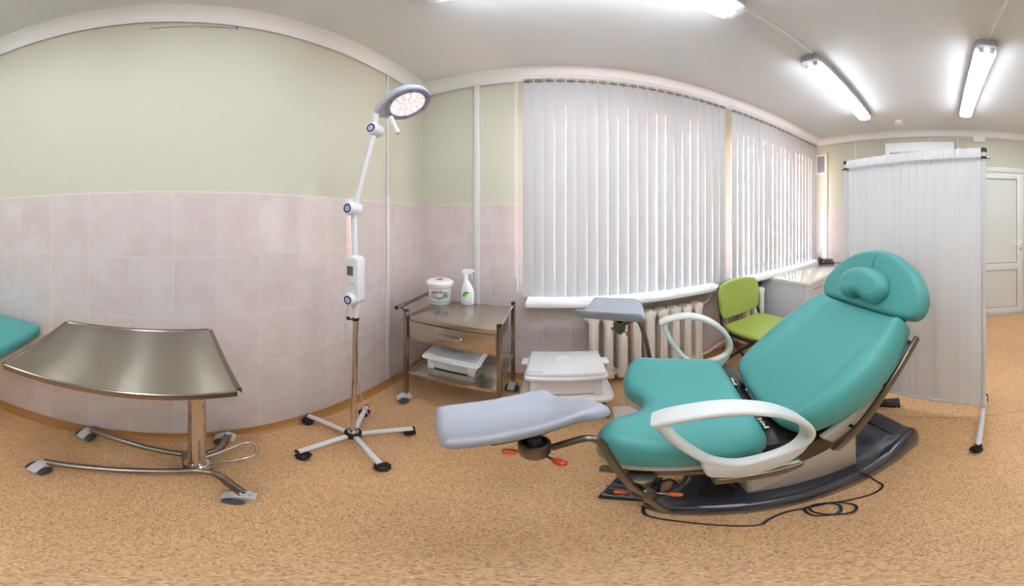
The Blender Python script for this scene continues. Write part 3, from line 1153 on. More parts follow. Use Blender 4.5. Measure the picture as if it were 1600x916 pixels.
# head section with its bean-shaped pillow
HA = radians(62)
TH_ = Matrix(((cos(HA), 0, -sin(HA), 0.837), (0, 1, 0, CV), (sin(HA), 0, cos(HA), 0.938), (0, 0, 0, 1)))
P = [(0.0, 0.0), (0.0, -0.14), (0.0, -0.24), (0.010, -0.282), (0.040, -0.305), (0.085, -0.311), (0.14, -0.296), (0.215, -0.24), (0.275, -0.15), (0.305, -0.05)]
P = P + [(a, -b) for a, b in P[1:]][::-1]
ho = dens([(p.x, p.y) for p in catmull([(a, b, 0) for a, b in P], 5, True)], 0.03)
g = G()
g.pad(ho, -0.085, 0.0, 0.03, top=lambda x, y: 0.004, nint=9, rs=5, center=(0.14, 0), rb=0.02, T=TH_)
hd = part('headrest_cushion', g, 'teal', ch, sharp=60)
g = G()
g.tube([TH_ @ Vector(p) for p in ((0.20, 0.0, 0.005), (0.26, 0.0, 0.004), (0.28, 0, 0.002), (0.295, 0, -0.006), (0.305, 0, -0.02), (0.308, 0, -0.05), (0.300, 0, -0.075))], 0.0016, seg=6, smooth=2)
part('seam', g, 'tealseam', hd, 'dark stitched seam down the middle of the headrest')
P = [(0.045, -0.10), (0.035, -0.05), (0.052, 0.0), (0.035, 0.05), (0.045, 0.10), (0.09, 0.128), (0.135, 0.115), (0.165, 0.07), (0.178, 0.0), (0.165, -0.07), (0.135, -0.115), (0.09, -0.128)]
po = [((p.x - 0.108) * 1.15 + 0.118, p.y * 1.12) for p in catmull([(a, b, 0) for a, b in P], 5, True)]
g = G()
g.pad(po, 0.002, 0.060, 0.044, top=lambda x, y: 0.014 - 0.5 * y * y, nint=5, rs=7, center=(0.118, 0), rb=0.014, T=TH_)
part('head_pillow', g, 'teal', hd, 'small bean-shaped teal pillow in the middle of the headrest', sharp=60)
g = G()
g.prism(sc(ho, 0.88, (0.14, 0)), -0.105, -0.086, bev=0.004, T=TH_)
for s in (-0.2, 0.2):
    g.cyl(TB @ Vector((0.50, s, -0.122)), TH_ @ Vector((0.10, s, -0.112)), 0.012, seg=12)
part('headrest_plate', g, 'gunmetal', ch)

# loop armrests
arm = [(0.020, 0.858), (0.050, 0.876), (0.100, 0.890), (0.150, 0.893), (0.205, 0.880), (0.262, 0.848), (0.312, 0.795), (0.340, 0.740), (0.344, 0.690), (0.322, 0.650), (0.280, 0.628), (0.225, 0.615), (0.175, 0.615),
       (0.125, 0.655), (0.090, 0.715), (0.062, 0.770), (0.045, 0.815), (0.032, 0.848)]
for s in (-1, 1):
    yy = CV + s * 0.325
    P = catmull([(a, yy, b) for a, b in arm], 4)
    def fl(t):
        w = 0.029 if t < 0.38 else max(0.017, 0.029 - (t - 0.38) * 0.06)
        return (w, 0.011)
    g = G()
    g.tube(P, 0.01, seg=16, flat=fl, up=(0, 1, 0))
    ar = part('armrest', g, 'armrest', ch, 'white loop armrest on the %s side of the chair' % ('near' if s < 0 else 'far'), sharp=50)
    g = G()
    g.pad(rpoly([(0.13, 0.500), (0.28, 0.500), (0.32, 0.52), (0.33, 0.545), (0.13, 0.538)], 0.01, 3), yy - 0.02, yy + 0.02, 0.006, nint=0, rs=2, F=lambda x, y, z: (x, z, y))
    g.box((0.20, min(yy, yy - s * 0.10), 0.485), (0.27, max(yy, yy - s * 0.10), 0.51), 0.004)
    part('armrest_mount', g, 'gunmetal', ar)
    g = G()
    fo = [(p.x, p.y) for p in catmull([(a, b, 0) for a, b in [(0.112, 0.650), (0.114, 0.590), (0.128, 0.552), (0.20, 0.535), (0.27, 0.558), (0.325, 0.612), (0.338, 0.655), (0.285, 0.635), (0.225, 0.620), (0.17, 0.622)]], 3, True)]
    g.pad(fo, yy - 0.017, yy + 0.017, 0.008, nint=0, rs=3, F=lambda x, y, z: (x, z, y))
    part('armrest_foot', g, 'armrest', ar)

# leg supports
def leg_support(s):
    side = 'near' if s < 0 else 'far'
    vy = lambda v: CV + s * v
    if s < 0:
        jc = Vector((-0.182, -0.161, 0.772))
        Rm = Matrix.Rotation(-CA, 4, 'Z') @ Matrix.Translation(Vector((-0.10 - 0.194, 0.485 - 0.502, 0.815))) @ Matrix.Rotation(radians(33), 4, 'Z')
        o = [(-0.14, -0.070), (-0.125, -0.087), (-0.05, -0.092), (0.06, -0.097), (0.13, -0.106), (0.172, -0.112), (0.196, -0.098), (0.194, -0.064), (0.172, -0.036), (0.150, -0.012), (0.140, 0.025), (0.130, 0.062), (0.108, 0.076), (0.0, 0.077), (-0.12, 0.074), (-0.138, 0.058), (-0.142, 0.0)]
    else:
        jc = Vector((-0.182, 0.650, 0.803))
        Rm = Matrix.Rotation(-CA, 4, 'Z') @ Matrix.Translation(Vector((0.275 - 0.194, 1.125 - 0.502, 0.894))) @ Matrix.Rotation(radians(-24), 4, 'Z') @ Matrix.Rotation(radians(13), 4, 'X')
        o = [(-0.128, 0.060), (-0.110, 0.076), (0.0, 0.078), (0.09, 0.077), (0.122, 0.060), (0.138, 0.02), (0.146, -0.03), (0.142, -0.065), (0.122, -0.083), (0.04, -0.086), (-0.09, -0.085), (-0.158, -0.084), (-0.178, -0.066), (-0.155, 0.0)]
    o = dens([(p.x, p.y) for p in catmull([(a, b, 0) for a, b in o], 4, True)], 0.02)
    def F(x, y, z):
        a = min(1.3, abs(y) / 0.085)
        lift = (0.040 if s < 0 else 0.052) * a ** 2.2
        k = max(0.0, (x - 0.10) / 0.08)
        if s < 0:
            q = max(0.0, min(1.0, (x - 0.105) / 0.055))
            q = q * q * (3 - 2 * q)
            lift = lift * (1 - q) + 0.034 * q - 0.012 * max(0, (x - 0.16) / 0.035) ** 2
        else:
            lift -= 0.018 * k * k
        return (x, y * (1 - 0.06 * min(a, 1)), z + lift)
    g = G()
    g.pad(o, -0.032, 0.018, 0.024, nint=8, rs=6, center=(-0.02, -0.01), F=F, T=Rm)
    pad = part('leg_support', g, 'greypad', ch, 'grey gutter-shaped leg support on the %s side of the chair' % side, sharp=70)
    g = G()
    g.box((-0.05, -0.045 if s < 0 else -0.012, -0.044), (0.075, 0.03 if s < 0 else 0.012, -0.0315), 0.004, T=Rm)
    part('pad_plate', g, 'blackm', pad)
    g = G()
    g.cyl(jc + Vector((0, 0, 0.012)), jc + Vector((0.0, 0, 0.045 if s < 0 else 0.07)), 0.016, 0.012, seg=16)
    part('ball_stem', g, 'blackm', pad)
    # clamp cup under the pad
    g = G()
    g.lathe([(0.0, -0.052), (0.013, -0.052), (0.015, -0.044), (0.025, -0.038), (0.030, -0.020), (0.031, 0.014), (0.029, 0.022), (0.023, 0.022), (0.021, 0.008), (0.0, 0.008)], jc)
    part('joint_cup', g, 'gunmetal', pad)
    # bent arm from the cup to the clamp on the seat rail
    cl = Vector((-0.008, vy(0.305), 0.475))
    g = G()
    if s < 0:
        path = [(-0.150, -0.152, 0.778), (-0.118, -0.138, 0.806), (-0.092, -0.128, 0.820), (-0.073, -0.121, 0.803), (-0.062, -0.112, 0.735), (-0.042, -0.103, 0.62), (-0.018, -0.095, 0.50), (0.008, -0.086, 0.37), (0.030, -0.080, 0.265), (0.043, -0.078, 0.205)]
    else:
        path = [(-0.155, 0.647, 0.812), (-0.115, 0.640, 0.838), (-0.088, 0.632, 0.838), (-0.069, 0.625, 0.80), (-0.048, 0.612, 0.73), (-0.032, 0.600, 0.64), (-0.012, 0.594, 0.50), (0.010, 0.586, 0.37), (0.043, 0.578, 0.205)]
    g.tube([Vector(p) for p in path], 0.0100, seg=12, smooth=6)
    # ring of the clamp that grips the arm
    rc = Vector((0.0, vy(0.333), 0.418))
    g.lathe([(0.010, -0.010), (0.024, -0.010), (0.026, 0.0), (0.024, 0.010), (0.010, 0.010)], rc, Vector((0.20, 0.04, -0.95)), seg=20, ring=True)
    part('support_arm', g, 'gunmetal', pad)
    g = G()
    g.lathe([(0.0, -0.112), (0.014, -0.112), (0.015, -0.07), (0.026, -0.066), (0.028, -0.048), (0.022, -0.044), (0.025, -0.02), (0.029, 0.018), (0.034, 0.030), (0.032, 0.040), (0.0, 0.042)], cl)
    g.box(cl + Vector((-0.020, min(-s * 0.06, 0), -0.0)), cl + Vector((0.020, max(-s * 0.06, 0), 0.033)), 0.004)
    part('rail_clamp', g, 'gunmetal', pad)
    # orange levers
    def lever(p, d, m, L=0.05):
        d = Vector(d).normalized()
        g = G()
        g.cyl(p, p + d * (L * 0.7), 0.0036, seg=8, m='gunmetal')
        g.tube([p + d * (L * 0.6 + t) for t in (0, 0.004, 0.014, 0.026, 0.030)], lambda t: (0.004, 0.008, 0.010, 0.009, 0.005)[min(4, int(t * 4.99))], seg=12, m=m)
        part('lever', g, m, pad, 'lever with orange grip')
    yz = radians(-CA * 0)
    lever(jc + Vector((-0.01, 0, -0.034)), (-0.80, -0.42, -0.10) if s < 0 else (-0.7, 0.6, -0.1), 'orange', 0.035)
    lever(jc + Vector((0.015, 0, -0.028)), (0.90, -0.40, 0.22) if s < 0 else (0.7, -0.6, -0.3), 'red', 0.055)
    lever(cl + Vector((-0.01, 0, -0.098)), (-0.95, -0.15, -0.02), 'orange', 0.022)
    lever(cl + Vector((0.01, 0, -0.100)), (0.95, s * 0.1, -0.14), 'orange', 0.075)
leg_support(-1)
leg_support(1)

# foot pedal of the chair
fp = thing('foot_pedal', 'flat dark four-button foot pedal on the floor in front of the chair base', 'foot pedal', (0.194, 0.502, 0), CA)
g = G()
o = rpoly([(-0.132, 0.072), (0.022, 0.072), (0.034, 0.225), (-0.108, 0.225)], 0.01, 3)
g.pad(o, 0.0, 0.03, 0.008, nint=0, rs=3, T=Matrix.Translation((0, 0, 0)))
part('pedal_body', g, 'navy', fp)
g = G()
g.box((-0.128, 0.136, 0.030), (0.026, 0.142, 0.034), 0.001)
g.box((-0.131, 0.066, 0.0), (0.028, 0.074, 0.012), 0.002)
part('pedal_rib', g, 'black', fp)
for a, b in ((-0.095, 0.104), (-0.005, 0.104), (-0.085, 0.185), (0.0, 0.185)):
    g = G()
    g.lathe([(0.0, 0.0), (0.024, 0.0), (0.026, 0.003), (0.022, 0.010), (0.0, 0.012)], (a, b, 0.0305), sx=1.0, sy=0.8)
    part('pedal_button', g, 'black', fp)
g = G()
g.tube([(0.030, 0.20, 0.012), (0.055, 0.215, 0.010), (0.07, 0.19, 0.007), (0.05, 0.12, 0.007), (0.03, 0.085, 0.007), (0.052, 0.088, 0.007), (0.085, 0.15, 0.007)], 0.006, seg=8, smooth=5)
part('pedal_cable', g, 'black', fp)

# black power cable looped on the floor
g = G()
pts = [(0.738, 0.275, 0.112), (0.72, 0.235, 0.10), (0.725, 0.20, 0.006), (0.70, 0.17, 0.006), (0.673, 0.165, 0.006), (0.627, 0.180, 0.006), (0.572, 0.222, 0.006), (0.53, 0.262, 0.006), (0.487, 0.293, 0.006),
       (0.462, 0.285, 0.006), (0.446, 0.249, 0.006), (0.482, 0.213, 0.006), (0.528, 0.230, 0.006), (0.529, 0.265, 0.010), (0.490, 0.288, 0.014), (0.462, 0.262, 0.014), (0.468, 0.215, 0.014), (0.502, 0.184, 0.012),
       (0.546, 0.200, 0.006), (0.54, 0.250, 0.012), (0.483, 0.284, 0.018), (0.431, 0.315, 0.006), (0.375, 0.315, 0.006), (0.34, 0.305, 0.006), (0.315, 0.318, 0.006), (0.280, 0.355, 0.006), (0.235, 0.410, 0.006), (0.198, 0.455, 0.006), (0.184, 0.49, 0.006), (0.200, 0.54, 0.006)]
bc = thing('power_cable', 'black power cable coiled on the floor along the near side of the chair base', 'cable', (0.46, 0.27, 0))
g.tube([(a - 0.46, b - 0.27, c) for a, b, c in pts], 0.0042, seg=8, smooth=6)
part('cord', g, 'black', bc)

# black wedge with thin wires behind the base
g = G()
T = Matrix.Translation((1.40, 0.38, 0)) @ Matrix.Rotation(radians(-68), 4, 'Z')
cs = thing('connector_sleeve', 'flat black tapered sleeve with thin yellow wires on the floor behind the chair base', 'cable sleeve', (1.40, 0.38, 0), radians(-76))
g = G()
g.loft([[Vector((x, y * w, z)) for y, z in ((-1, 0.0), (-1, 0.02), (-0.5, 0.034), (0.5, 0.034), (1, 0.02), (1, 0.0))] for x, w in ((-0.16, 0.018), (0.02, 0.034), (0.14, 0.05), (0.145, 0.046))])
part('sleeve', g, 'black', cs)
g = G()
g.tube([(0.13, -0.03, 0.010), (0.16, -0.03, 0.012), (0.165, -0.06, 0.006), (0.17, -0.12, 0.004), (0.16, -0.17, 0.004)], 0.002, seg=6, smooth=5, m='wireY')
g.tube([(0.13, -0.04, 0.010), (0.10, -0.075, 0.004), (0.02, -0.06, 0.004), (-0.1, -0.07, 0.004)], 0.002, seg=6, smooth=5, m='cable')
part('wire', g, 'cable', cs)

# white flat board on the floor beyond the seat
g = G()
g.pad(rrect(-0.12, 0.12, -0.09, 0.09, 0.01), 0.0, 0.02, 0.004, nint=0, rs=2)
o = solo('scale_board', g, 'board', 'flat white board on the floor, a corner showing beyond the seat notch', 'board', (0.42, 1.26, 0))
o.rotation_euler = (0, 0, radians(-8))

# ------------------------------------------------------------------ casters
def caster(name, parent, p, yaw, k=1.0, m1='caster', m2='darkgrey', label=None):
    """twin wheel castor: hood, stem and two wheels, standing on the floor under p"""
    T = Matrix.Translation(p) @ Matrix.Rotation(yaw, 4, 'Z') @ Matrix.Diagonal((k, k, k, 1))
    g = G()
    rings = []
    prof = [(-0.022, 0.030), (-0.024, 0.050), (-0.010, 0.062), (0.010, 0.062), (0.030, 0.052), (0.048, 0.034), (0.046, 0.026), (0.020, 0.034), (-0.006, 0.036)]
    g.loft([[T @ Vector((x, y, z)) for x, z in prof] for y in (-0.017, -0.013, 0.013, 0.017)], m=m1)
    g.lathe([(0.010, 0.055), (0.013, 0.058), (0.011, 0.075)], T=T, seg=14, m=m1)
    c = part(name, g, m1, parent, label)
    for s in (-1, 1):
        w = G()
        w.lathe([(0.010, 0.0), (0.022, 0.001), (0.0245, 0.004), (0.0245, 0.012), (0.020, 0.0145), (0.0, 0.0145)], T=T @ Matrix.Translation((0.018, s * 0.018 + (0 if s > 0 else -0.0145), 0.0245)) @ Matrix.Rotation(radians(-90), 4, 'X'), seg=20, m=m2)
        part('wheel', w, m2, c)
    return c

# ------------------------------------------------------------------ steel instrument table by the left wall
it = thing('instrument_table', 'brushed steel instrument table on four castors in front of the left wall', 'instrument table', (-0.815, 0.079, 0))
TZ = 0.85
x0, x1, y0, y1 = -1.048 + 0.815, -0.570 + 0.815, -0.492 - 0.079, 0.170 - 0.079
g = G()
g.box((x0 + 0.012, y0 + 0.012, TZ - 0.012), (x1 - 0.012, y1 - 0.012, TZ - 0.003), 0.001)
part('table_top', g, 'steelx', it)
g = G()
# folded lips along the four sides, open at the corners
def lip(p0, p1, n):
    p0, p1, n = Vector(p0), Vector(p1), Vector(n)
    prof = [(-0.004, -0.003), (0.002, 0.003), (0.006, 0.005), (0.010, 0.003), (0.012, -0.003), (0.011, -0.016), (0.008, -0.017), (0.008, -0.006), (0.0, -0.008)]
    g.loft([[p + n * a + Vector((0, 0, TZ + b)) for a, b in prof] for p in (p0, p1)])
lip((x0 + 0.012, y0 + 0.016, 0), (x0 + 0.012, y1 - 0.016, 0), (-1, 0, 0))
lip((x1 - 0.012, y0 + 0.016, 0), (x1 - 0.012, y1 - 0.016, 0), (1, 0, 0))
lip((x0 + 0.016, y0 + 0.012, 0), (x1 - 0.016, y0 + 0.012, 0), (0, -1, 0))
lip((x0 + 0.016, y1 - 0.012, 0), (x1 - 0.016, y1 - 0.012, 0), (0, 1, 0))
part('table_rim', g, 'steeld', it)
g = G()
g.box((-0.06, -0.09, TZ - 0.032), (0.06, 0.06, TZ - 0.0125), 0.004)
g.cyl((0, 0, 0.10), (0, 0, TZ - 0.03), 0.031, seg=28)
g.lathe([(0.044, 0.0), (0.044, 0.008), (0.035, 0.012), (0.034, 0.022)], (0, 0, 0.098), seg=28)
part('column', g, 'chrome', it)
g = G()
g.box((-0.095, -0.05, 0.072), (0.045, 0.05, 0.100), 0.006)
part('base_block', g, 'steeld', it)
g = G()
off = lambda a, b, c: (a + 0.815, b - 0.079, c)
g.tube([off(-0.73, -0.429, .078), off(-0.762, -0.184, .078), off(-0.775, 0.03, .078), off(-0.770, 0.09, .078), off(-0.735, 0.135, .078), off(-0.66, 0.16, .078), off(-0.587, 0.178, .078)], 0.0175, seg=12, smooth=6)
part('base_tube', g, 'steeld', it, 'bent tubular steel foot nearer the viewer')
g = G()
g.tube([off(-1.052, -0.38, .078), off(-0.977, -0.183, .078), off(-0.903, 0.03, .078), off(-0.897, 0.11, .078), off(-0.92, 0.17, .078), off(-0.972, 0.205, .078), off(-1.038, 0.239, .078)], 0.0175, seg=12, smooth=6)
part('base_tube', g, 'steeld', it, 'bent tubular steel foot along the wall')
g = G()
g.tube([off(-0.853, 0.11, .10), off(-0.895, 0.20, .105), off(-0.925, 0.275, .11), off(-0.912, 0.305, .11), off(-0.88, 0.312, .11), off(-0.84, 0.300, .11), off(-0.817, 0.27, .11), off(-0.806, 0.2, .105), off(-0.804, 0.11, .10)], 0.0075, seg=10, smooth=5)
part('foot_lever', g, 'chrome', it, 'chrome wire foot lever loop')
caster('caster', it, off(-0.722, -0.425, 0), radians(-15), 1.25)
caster('caster', it, off(-1.046, -0.375, 0), radians(-25), 1.25)
caster('caster', it, off(-0.590, 0.178, 0), radians(-118), 1.25)
caster('caster', it, off(-1.032, 0.237, 0), radians(-115), 1.3)

# teal couch at the left edge
cz = 0.72
co = thing('treatment_couch', 'teal padded couch end at the left edge, behind the steel table', 'couch', (-0.78, -1.55, 0))
g = G()
g.pad(dens(rrect(-0.285, 0.285, -0.95, 0.93, 0.06), 0.05), 0.725, 0.80, 0.03, nint=4, rs=5)
part('couch_cushion', g, 'teal', co, sharp=60)
g = G()
g.box((-0.25, -0.90, 0.685), (0.25, 0.80, 0.7245), 0.005)
part('couch_frame', g, 'plastic', co)
for a in (-0.22, 0.22):
    for b in (-0.80, 0.25):
        part('leg', G().cyl((a, b, 0), (a, b, 0.69), 0.018), 'chrome', co)

# ------------------------------------------------------------------ examination lamp
LX, LY = -0.796, 0.722
la = thing('examination_lamp', 'white mobile examination lamp on a five-legged castor base with jointed arm', 'lamp', (LX, LY, 0))
w = lambda a, b, c: Vector((a - LX, b - LY, c))
g = G()
g.lathe([(0.0, 0.052), (0.036, 0.052), (0.040, 0.057), (0.040, 0.092), (0.036, 0.097), (0.022, 0.098), (0.0, 0.098)], seg=28)
part('hub', g, 'black', la)
part('hub_ring', G().lathe([(0.014, 0.098), (0.027, 0.098), (0.026, 0.102), (0.014, 0.103)], seg=28, ring=True), 'chrome', la)
ends = [(-1.073, 0.649), (-0.790, 0.431), (-0.520, 0.614), (-0.610, 0.924), (-0.913, 0.955)]
ends = [(LX + 0.272 * cos(a), LY + 0.272 * sin(a)) for a in [radians(t) for t in (194.5, 268.5, 338.0, 50.5, 122.0)]]
# matched to the photo: the legs are all the same length, set by their bearings
for ex, ey in ends:
    d = Vector((ex - LX, ey - LY, 0)).normalized()
    g = G()
    P = [d * 0.035 + Vector((0, 0, 0.074)), d * 0.12 + Vector((0, 0, 0.082)), d * 0.2 + Vector((0, 0, 0.082)), d * 0.272 + Vector((0, 0, 0.074))]
    g.tube(P, 0.01, seg=12, smooth=5, flat=(0.0125, 0.0135), up=(-d.y, d.x, 0))
    lg = part('leg', g, 'lampwhite', la)
    t = G()
    t.tube([P[-1] - d * 0.001, P[-1] + d * 0.008], 0.01, seg=12, flat=(0.014, 0.015), up=(-d.y, d.x, 0))
    part('end_cap', t, 'black', lg)
    T = Vector((ex - LX, ey - LY, 0)) - d * 0.012
    c = G()
    yaw = atan2(d.y, d.x) + radians(random.choice((60, 100, 130)))
    R = Matrix.Translation(T) @ Matrix.Rotation(yaw, 4, 'Z')
    c.lathe([(0.0, -0.026), (0.022, -0.025), (0.0275, -0.016), (0.0275, 0.016), (0.022, 0.025), (0.0, 0.026)], T=R @ Matrix.Translation((0.012, 0, 0.0275)) @ Matrix.Rotation(radians(90), 4, 'X'), seg=22)
    c.loft([[R @ Vector((x, y, z)) for x, z in ((-0.02, 0.03), (-0.016, 0.052), (0.002, 0.059), (0.022, 0.055), (0.040, 0.036), (0.0, 0.036))] for y in (-0.018, 0.018)])
    part('caster', c, 'black', lg)
g = G()
top_pole = w(-0.787, 0.730, 0.90)
g.cyl((0, 0, 0.10), top_pole, 0.0128, seg=20)
part('pole', g, 'chrome', la)
g = G()
g.cyl(top_pole - Vector((0, 0, 0.012)), top_pole + Vector((0, 0, 0.004)), 0.0165, seg=20, bev=0.002)
g.cyl(top_pole + Vector((-0.012, -0.005, -0.012)), top_pole + Vector((-0.045, -0.006, -0.014)), 0.004, seg=8)
g.lathe([(0, 0), (0.009, 0.002), (0.009, 0.014), (0, 0.016)], top_pole + Vector((-0.036, -0.006, -0.014)), (-1, 0, 0), seg=12)
part('height_knob', g, 'black', la)
# view-facing axis of the joint discs: the arm hinges turn about the room's y-ish axis
AX = Vector((0.15, -0.99, 0.0)).normalized()
SX = Vector((AX.y, -AX.x, 0)) * -1
def joint(g, c, r, L):
    g.lathe([(0.0, -L), (r * 0.8, -L), (r, -L + 0.008), (r, -0.003), (r * 0.955, 0.0), (r, 0.003), (r, L - 0.008), (r * 0.84, L), (0.0, L)], c, AX, seg=28)
def ring_logo(g, c, r, L):
    g.lathe([(r * 0.42, L), (r * 0.66, L + 0.0001), (r * 0.66, L + 0.0012), (r * 0.42, L + 0.0012)], c, AX, seg=28, m='blue', ring=True)
    g.box((-0.0022, -0.008, L), (0.0022, 0.008, L + 0.0012), m='labelgrey', T=Matrix.Translation(c) @ rot_to(AX))
# joints
jA = w(-0.783, 0.720, 1.005)
jB = w(-0.795, 0.722, 1.405)
jC = w(-0.722, 0.785, 1.768)
g = G()
g.cyl(top_pole + Vector((0, 0, 0.003)), top_pole + Vector((0, 0, 0.055)), 0.0135, 0.0165, seg=20)
g.cyl(top_pole + Vector((0, 0, 0.055)), top_pole + Vector((0, 0, 0.085)), 0.020, 0.022, seg=20)
part('lamp_neck', g, 'lampwhite', la)
g = G()
# rounded driver box
Tb = Matrix(((SX.x, AX.x, 0, jA.x), (SX.y, AX.y, 0, jA.y), (0, 0, 1, jA.z), (0, 0, 0, 1)))
g.pad(rrect(-0.028, 0.034, -0.02, 0.195, 0.024), -0.028, 0.028, 0.012, nint=0, rs=4, F=lambda x, y, z: (x + 0.006, z, y), T=Tb)
bx = part('driver_box', g, 'lampwhite', la)
g = G()
g.box((-0.020, 0.0276, 0.108), (0.014, 0.0288, 0.150), m='labelgrey', T=Tb)
for k in range(5):
    g.box((-0.017, 0.0286, 0.114 + k * 0.007), (0.010 - (k % 2) * 0.006, 0.0292, 0.117 + k * 0.007), m='labeldark', T=Tb)
g.cut().box((0.0, 0.0276, 0.070), (0.018, 0.0284, 0.073), m='labelgrey', T=Tb)
part('label_plate', g, 'labelgrey', bx, 'small grey rating label with fine print')
for c, r, L, nm in ((jA + Vector((-0.0, 0, 0)) + AX * 0.012, 0.030, 0.036, 'lower'), (jB, 0.030, 0.040, 'middle'), (jC, 0.031, 0.034, 'upper')):
    g = G()
    joint(g, c, r, L)
    j = part('joint', g, 'lampwhite', la)
    g = G()
    ring_logo(g, c, r, L)
    part('joint_badge', g, 'blue', j, 'round blue ring badge')
g = G()
g.cyl(jA + Vector((0, 0, 0.185)) + AX * -0.004, jB + Vector((0, 0, -0.02)) - AX * 0.004, 0.0135, 0.0125, seg=18)
part('arm', g, 'lampwhite', la)
g = G()
g.cyl(jB + Vector((0.008, 0.006, 0.01)), jC + Vector((-0.004, -0.003, -0.02)), 0.0105, 0.0135, seg=18)
part('arm', g, 'lampwhite', la)
# head
hc = w(-0.615, 0.880, 1.905)
view = (Vector((0, 0, EYE)) - Vector((-0.615, 0.880, 1.905))).normalized()
right = Vector((0, 0, 1)).cross(view).normalized()
down = -(view.cross(right)).normalized()
n = Vector((0.748, -0.352, -0.562)).normalized()
n = (view * 0.62 + (right * 0.44 + down * 0.88).normalized() * 0.785).normalized()
side = (jC - hc)
side = (side - n * side.dot(n)).normalized()
oth = n.cross(side)
TL = Matrix(((side.x, oth.x, n.x, hc.x), (side.y, oth.y, n.y, hc.y), (side.z, oth.z, n.z, hc.z), (0, 0, 0, 1)))
R0 = 0.112
drop = []
for k in range(48):
    a = 2 * pi * k / 48
    ext = max(0.0, cos(a)) ** 7 * 0.045
    drop.append((cos(a) * (R0 + ext), sin(a) * R0 * (1 + 0.0)))
g = G()
g.pad(drop, -0.050, 0.0, 0.012, nint=5, rs=4, center=(0, 0), rb=0.036, T=TL)
hdm = part('lamp_head', g, 'lampgrey', la, sharp=50)
g = G()
g.lathe([(0.108, -0.001), (0.108, 0.002), (0.098, 0.004), (0.083, 0.002), (0.080, -0.004)], T=TL, seg=48, ring=True)
part('head_ring', g, 'lampring', hdm)
g = G()
for k in range(6):
    a = 2 * pi * k / 6 + 0.3
    g.cut().lathe([(0, 0.003), (0.0042, 0.003), (0.0042, 0.0045), (0, 0.0048)], T=TL @ Matrix.Translation((0.094 * cos(a), 0.094 * sin(a), 0)), seg=10)
part('ring_screw', g, 'black', hdm)
g = G()
g.lathe([(0.0, -0.0015), (0.082, -0.0015), (0.082, 0.0), (0.0, 0.001)], T=TL, seg=48)
part('lens', g, 'lampface', hdm, 'glowing pinkish white lens')
g = G()
for ring_r, cnt in ((0.0, 1), (0.026, 6), (0.050, 10), (0.068, 12)):
    for k in range(cnt):
        a = 2 * pi * k / cnt + ring_r * 30
        T = TL @ Matrix.Translation((ring_r * cos(a), ring_r * sin(a), 0.0008))
        g.lathe([(0, 0), (0.0078, 0), (0.0078, 0.0008), (0, 0.001)], T=T, seg=14, m='led')
        if (k * 7 + cnt) % 3 == 0:
            g.lathe([(0.0058, 0.001), (0.0075, 0.001), (0.0075, 0.0018), (0.0058, 0.0018)], T=T, seg=14, m='leddark', ring=True)
part('led_array', g, 'led', hdm)
g = G()
neck = TL @ Vector((R0 + 0.030, 0, -0.026))
g.cyl(jC, neck, 0.0125, 0.016, seg=16)
part('head_neck', g, 'lampwhite', hdm)
g = G()
hb = TL @ Vector((R0 - 0.005, -0.030, -0.006))
hdir = (n * 0.80 + side * 0.35 + Vector((0, 0, -0.2))).normalized()
hb = TL @ Vector((R0 + 0.008, 0.012, -0.008))
hb = w(-0.664, 0.826, 1.822)
hdir = (w(-0.622, 0.821, 1.736) - hb).normalized()
g.lathe([(0.0, -0.01), (0.0115, -0.01), (0.0115, 0.012), (0.0095, 0.02), (0.0105, 0.085), (0.0095, 0.094), (0.0, 0.096)], hb, hdir, seg=18)
part('handle', g, 'lampwhite', hdm)
# cable
g = G()
P = [w(-0.800, 0.700, 0.985), w(-0.806, 0.690, 0.93), w(-0.818, 0.700, 0.84), w(-0.812, 0.700, 0.70), w(-0.798, 0.745, 0.55), w(-0.815, 0.79, 0.36), w(-0.845, 0.86, 0.15), w(-0.862, 0.915, 0.02),
     w(-0.870, 0.96, 0.004), w(-0.885, 1.06, 0.004), w(-0.868, 1.15, 0.004), w(-0.835, 1.23, 0.004), w(-0.80, 1.33, 0.02), w(-0.83, 1.40, 0.12), w(-0.90, 1.42, 0.19), w(-0.98, 1.40, 0.17), w(-1.04, 1.37, 0.09), w(-1.06, 1.40, 0.03), w(-0.98, 1.50, 0.03), w(-0.93, 1.56, 0.10)]
g.tube(P, 0.0032, seg=8, smooth=6)
part('power_cord', g, 'cable', la, 'thin pale cord hanging down the pole and trailing behind the trolley')

# ------------------------------------------------------------------ steel trolley in the corner
tx, ty = -0.575, 1.415
tr = thing('instrument_trolley', 'two-tier steel trolley with drawer in the corner under the bucket', 'trolley', (tx, ty, 0))
hx, hy = 0.285, 0.200
g = G()
g.box((-hx + 0.012, -hy, 0.718), (hx - 0.012, hy, 0.75), 0.003)
part('top_shelf', g, 'steel', tr)
g = G()
g.box((-hx + 0.012, -hy - 0.004, 0.286), (hx - 0.012, hy + 0.004, 0.312), 0.003)
part('bottom_shelf', g, 'steel', tr)
for a in (-1, 1):
    for b in (-1, 1):
        g = G()
        g.box((a * hx - 0.013, b * hy - 0.013, 0.085), (a * hx + 0.013, b * hy + 0.013, 0.775), 0.003)
        ps = part('post', g, 'steeld', tr)
        part('post_cap', G().box((a * hx - 0.014, b * hy - 0.014, 0.7755), (a * hx + 0.014, b * hy + 0.014, 0.785), 0.003), 'black', ps)
        caster('caster', tr, (a * hx, b * hy, 0), radians({(-1, -1): -130, (1, -1): -60, (-1, 1): 140, (1, 1): -100}[(a, b)]), 1.3, label='pale grey twin-wheel castor')
g = G()
g.box((-hx + 0.02, -hy - 0.002, 0.583), (hx - 0.02, -hy + 0.016, 0.714), 0.003)
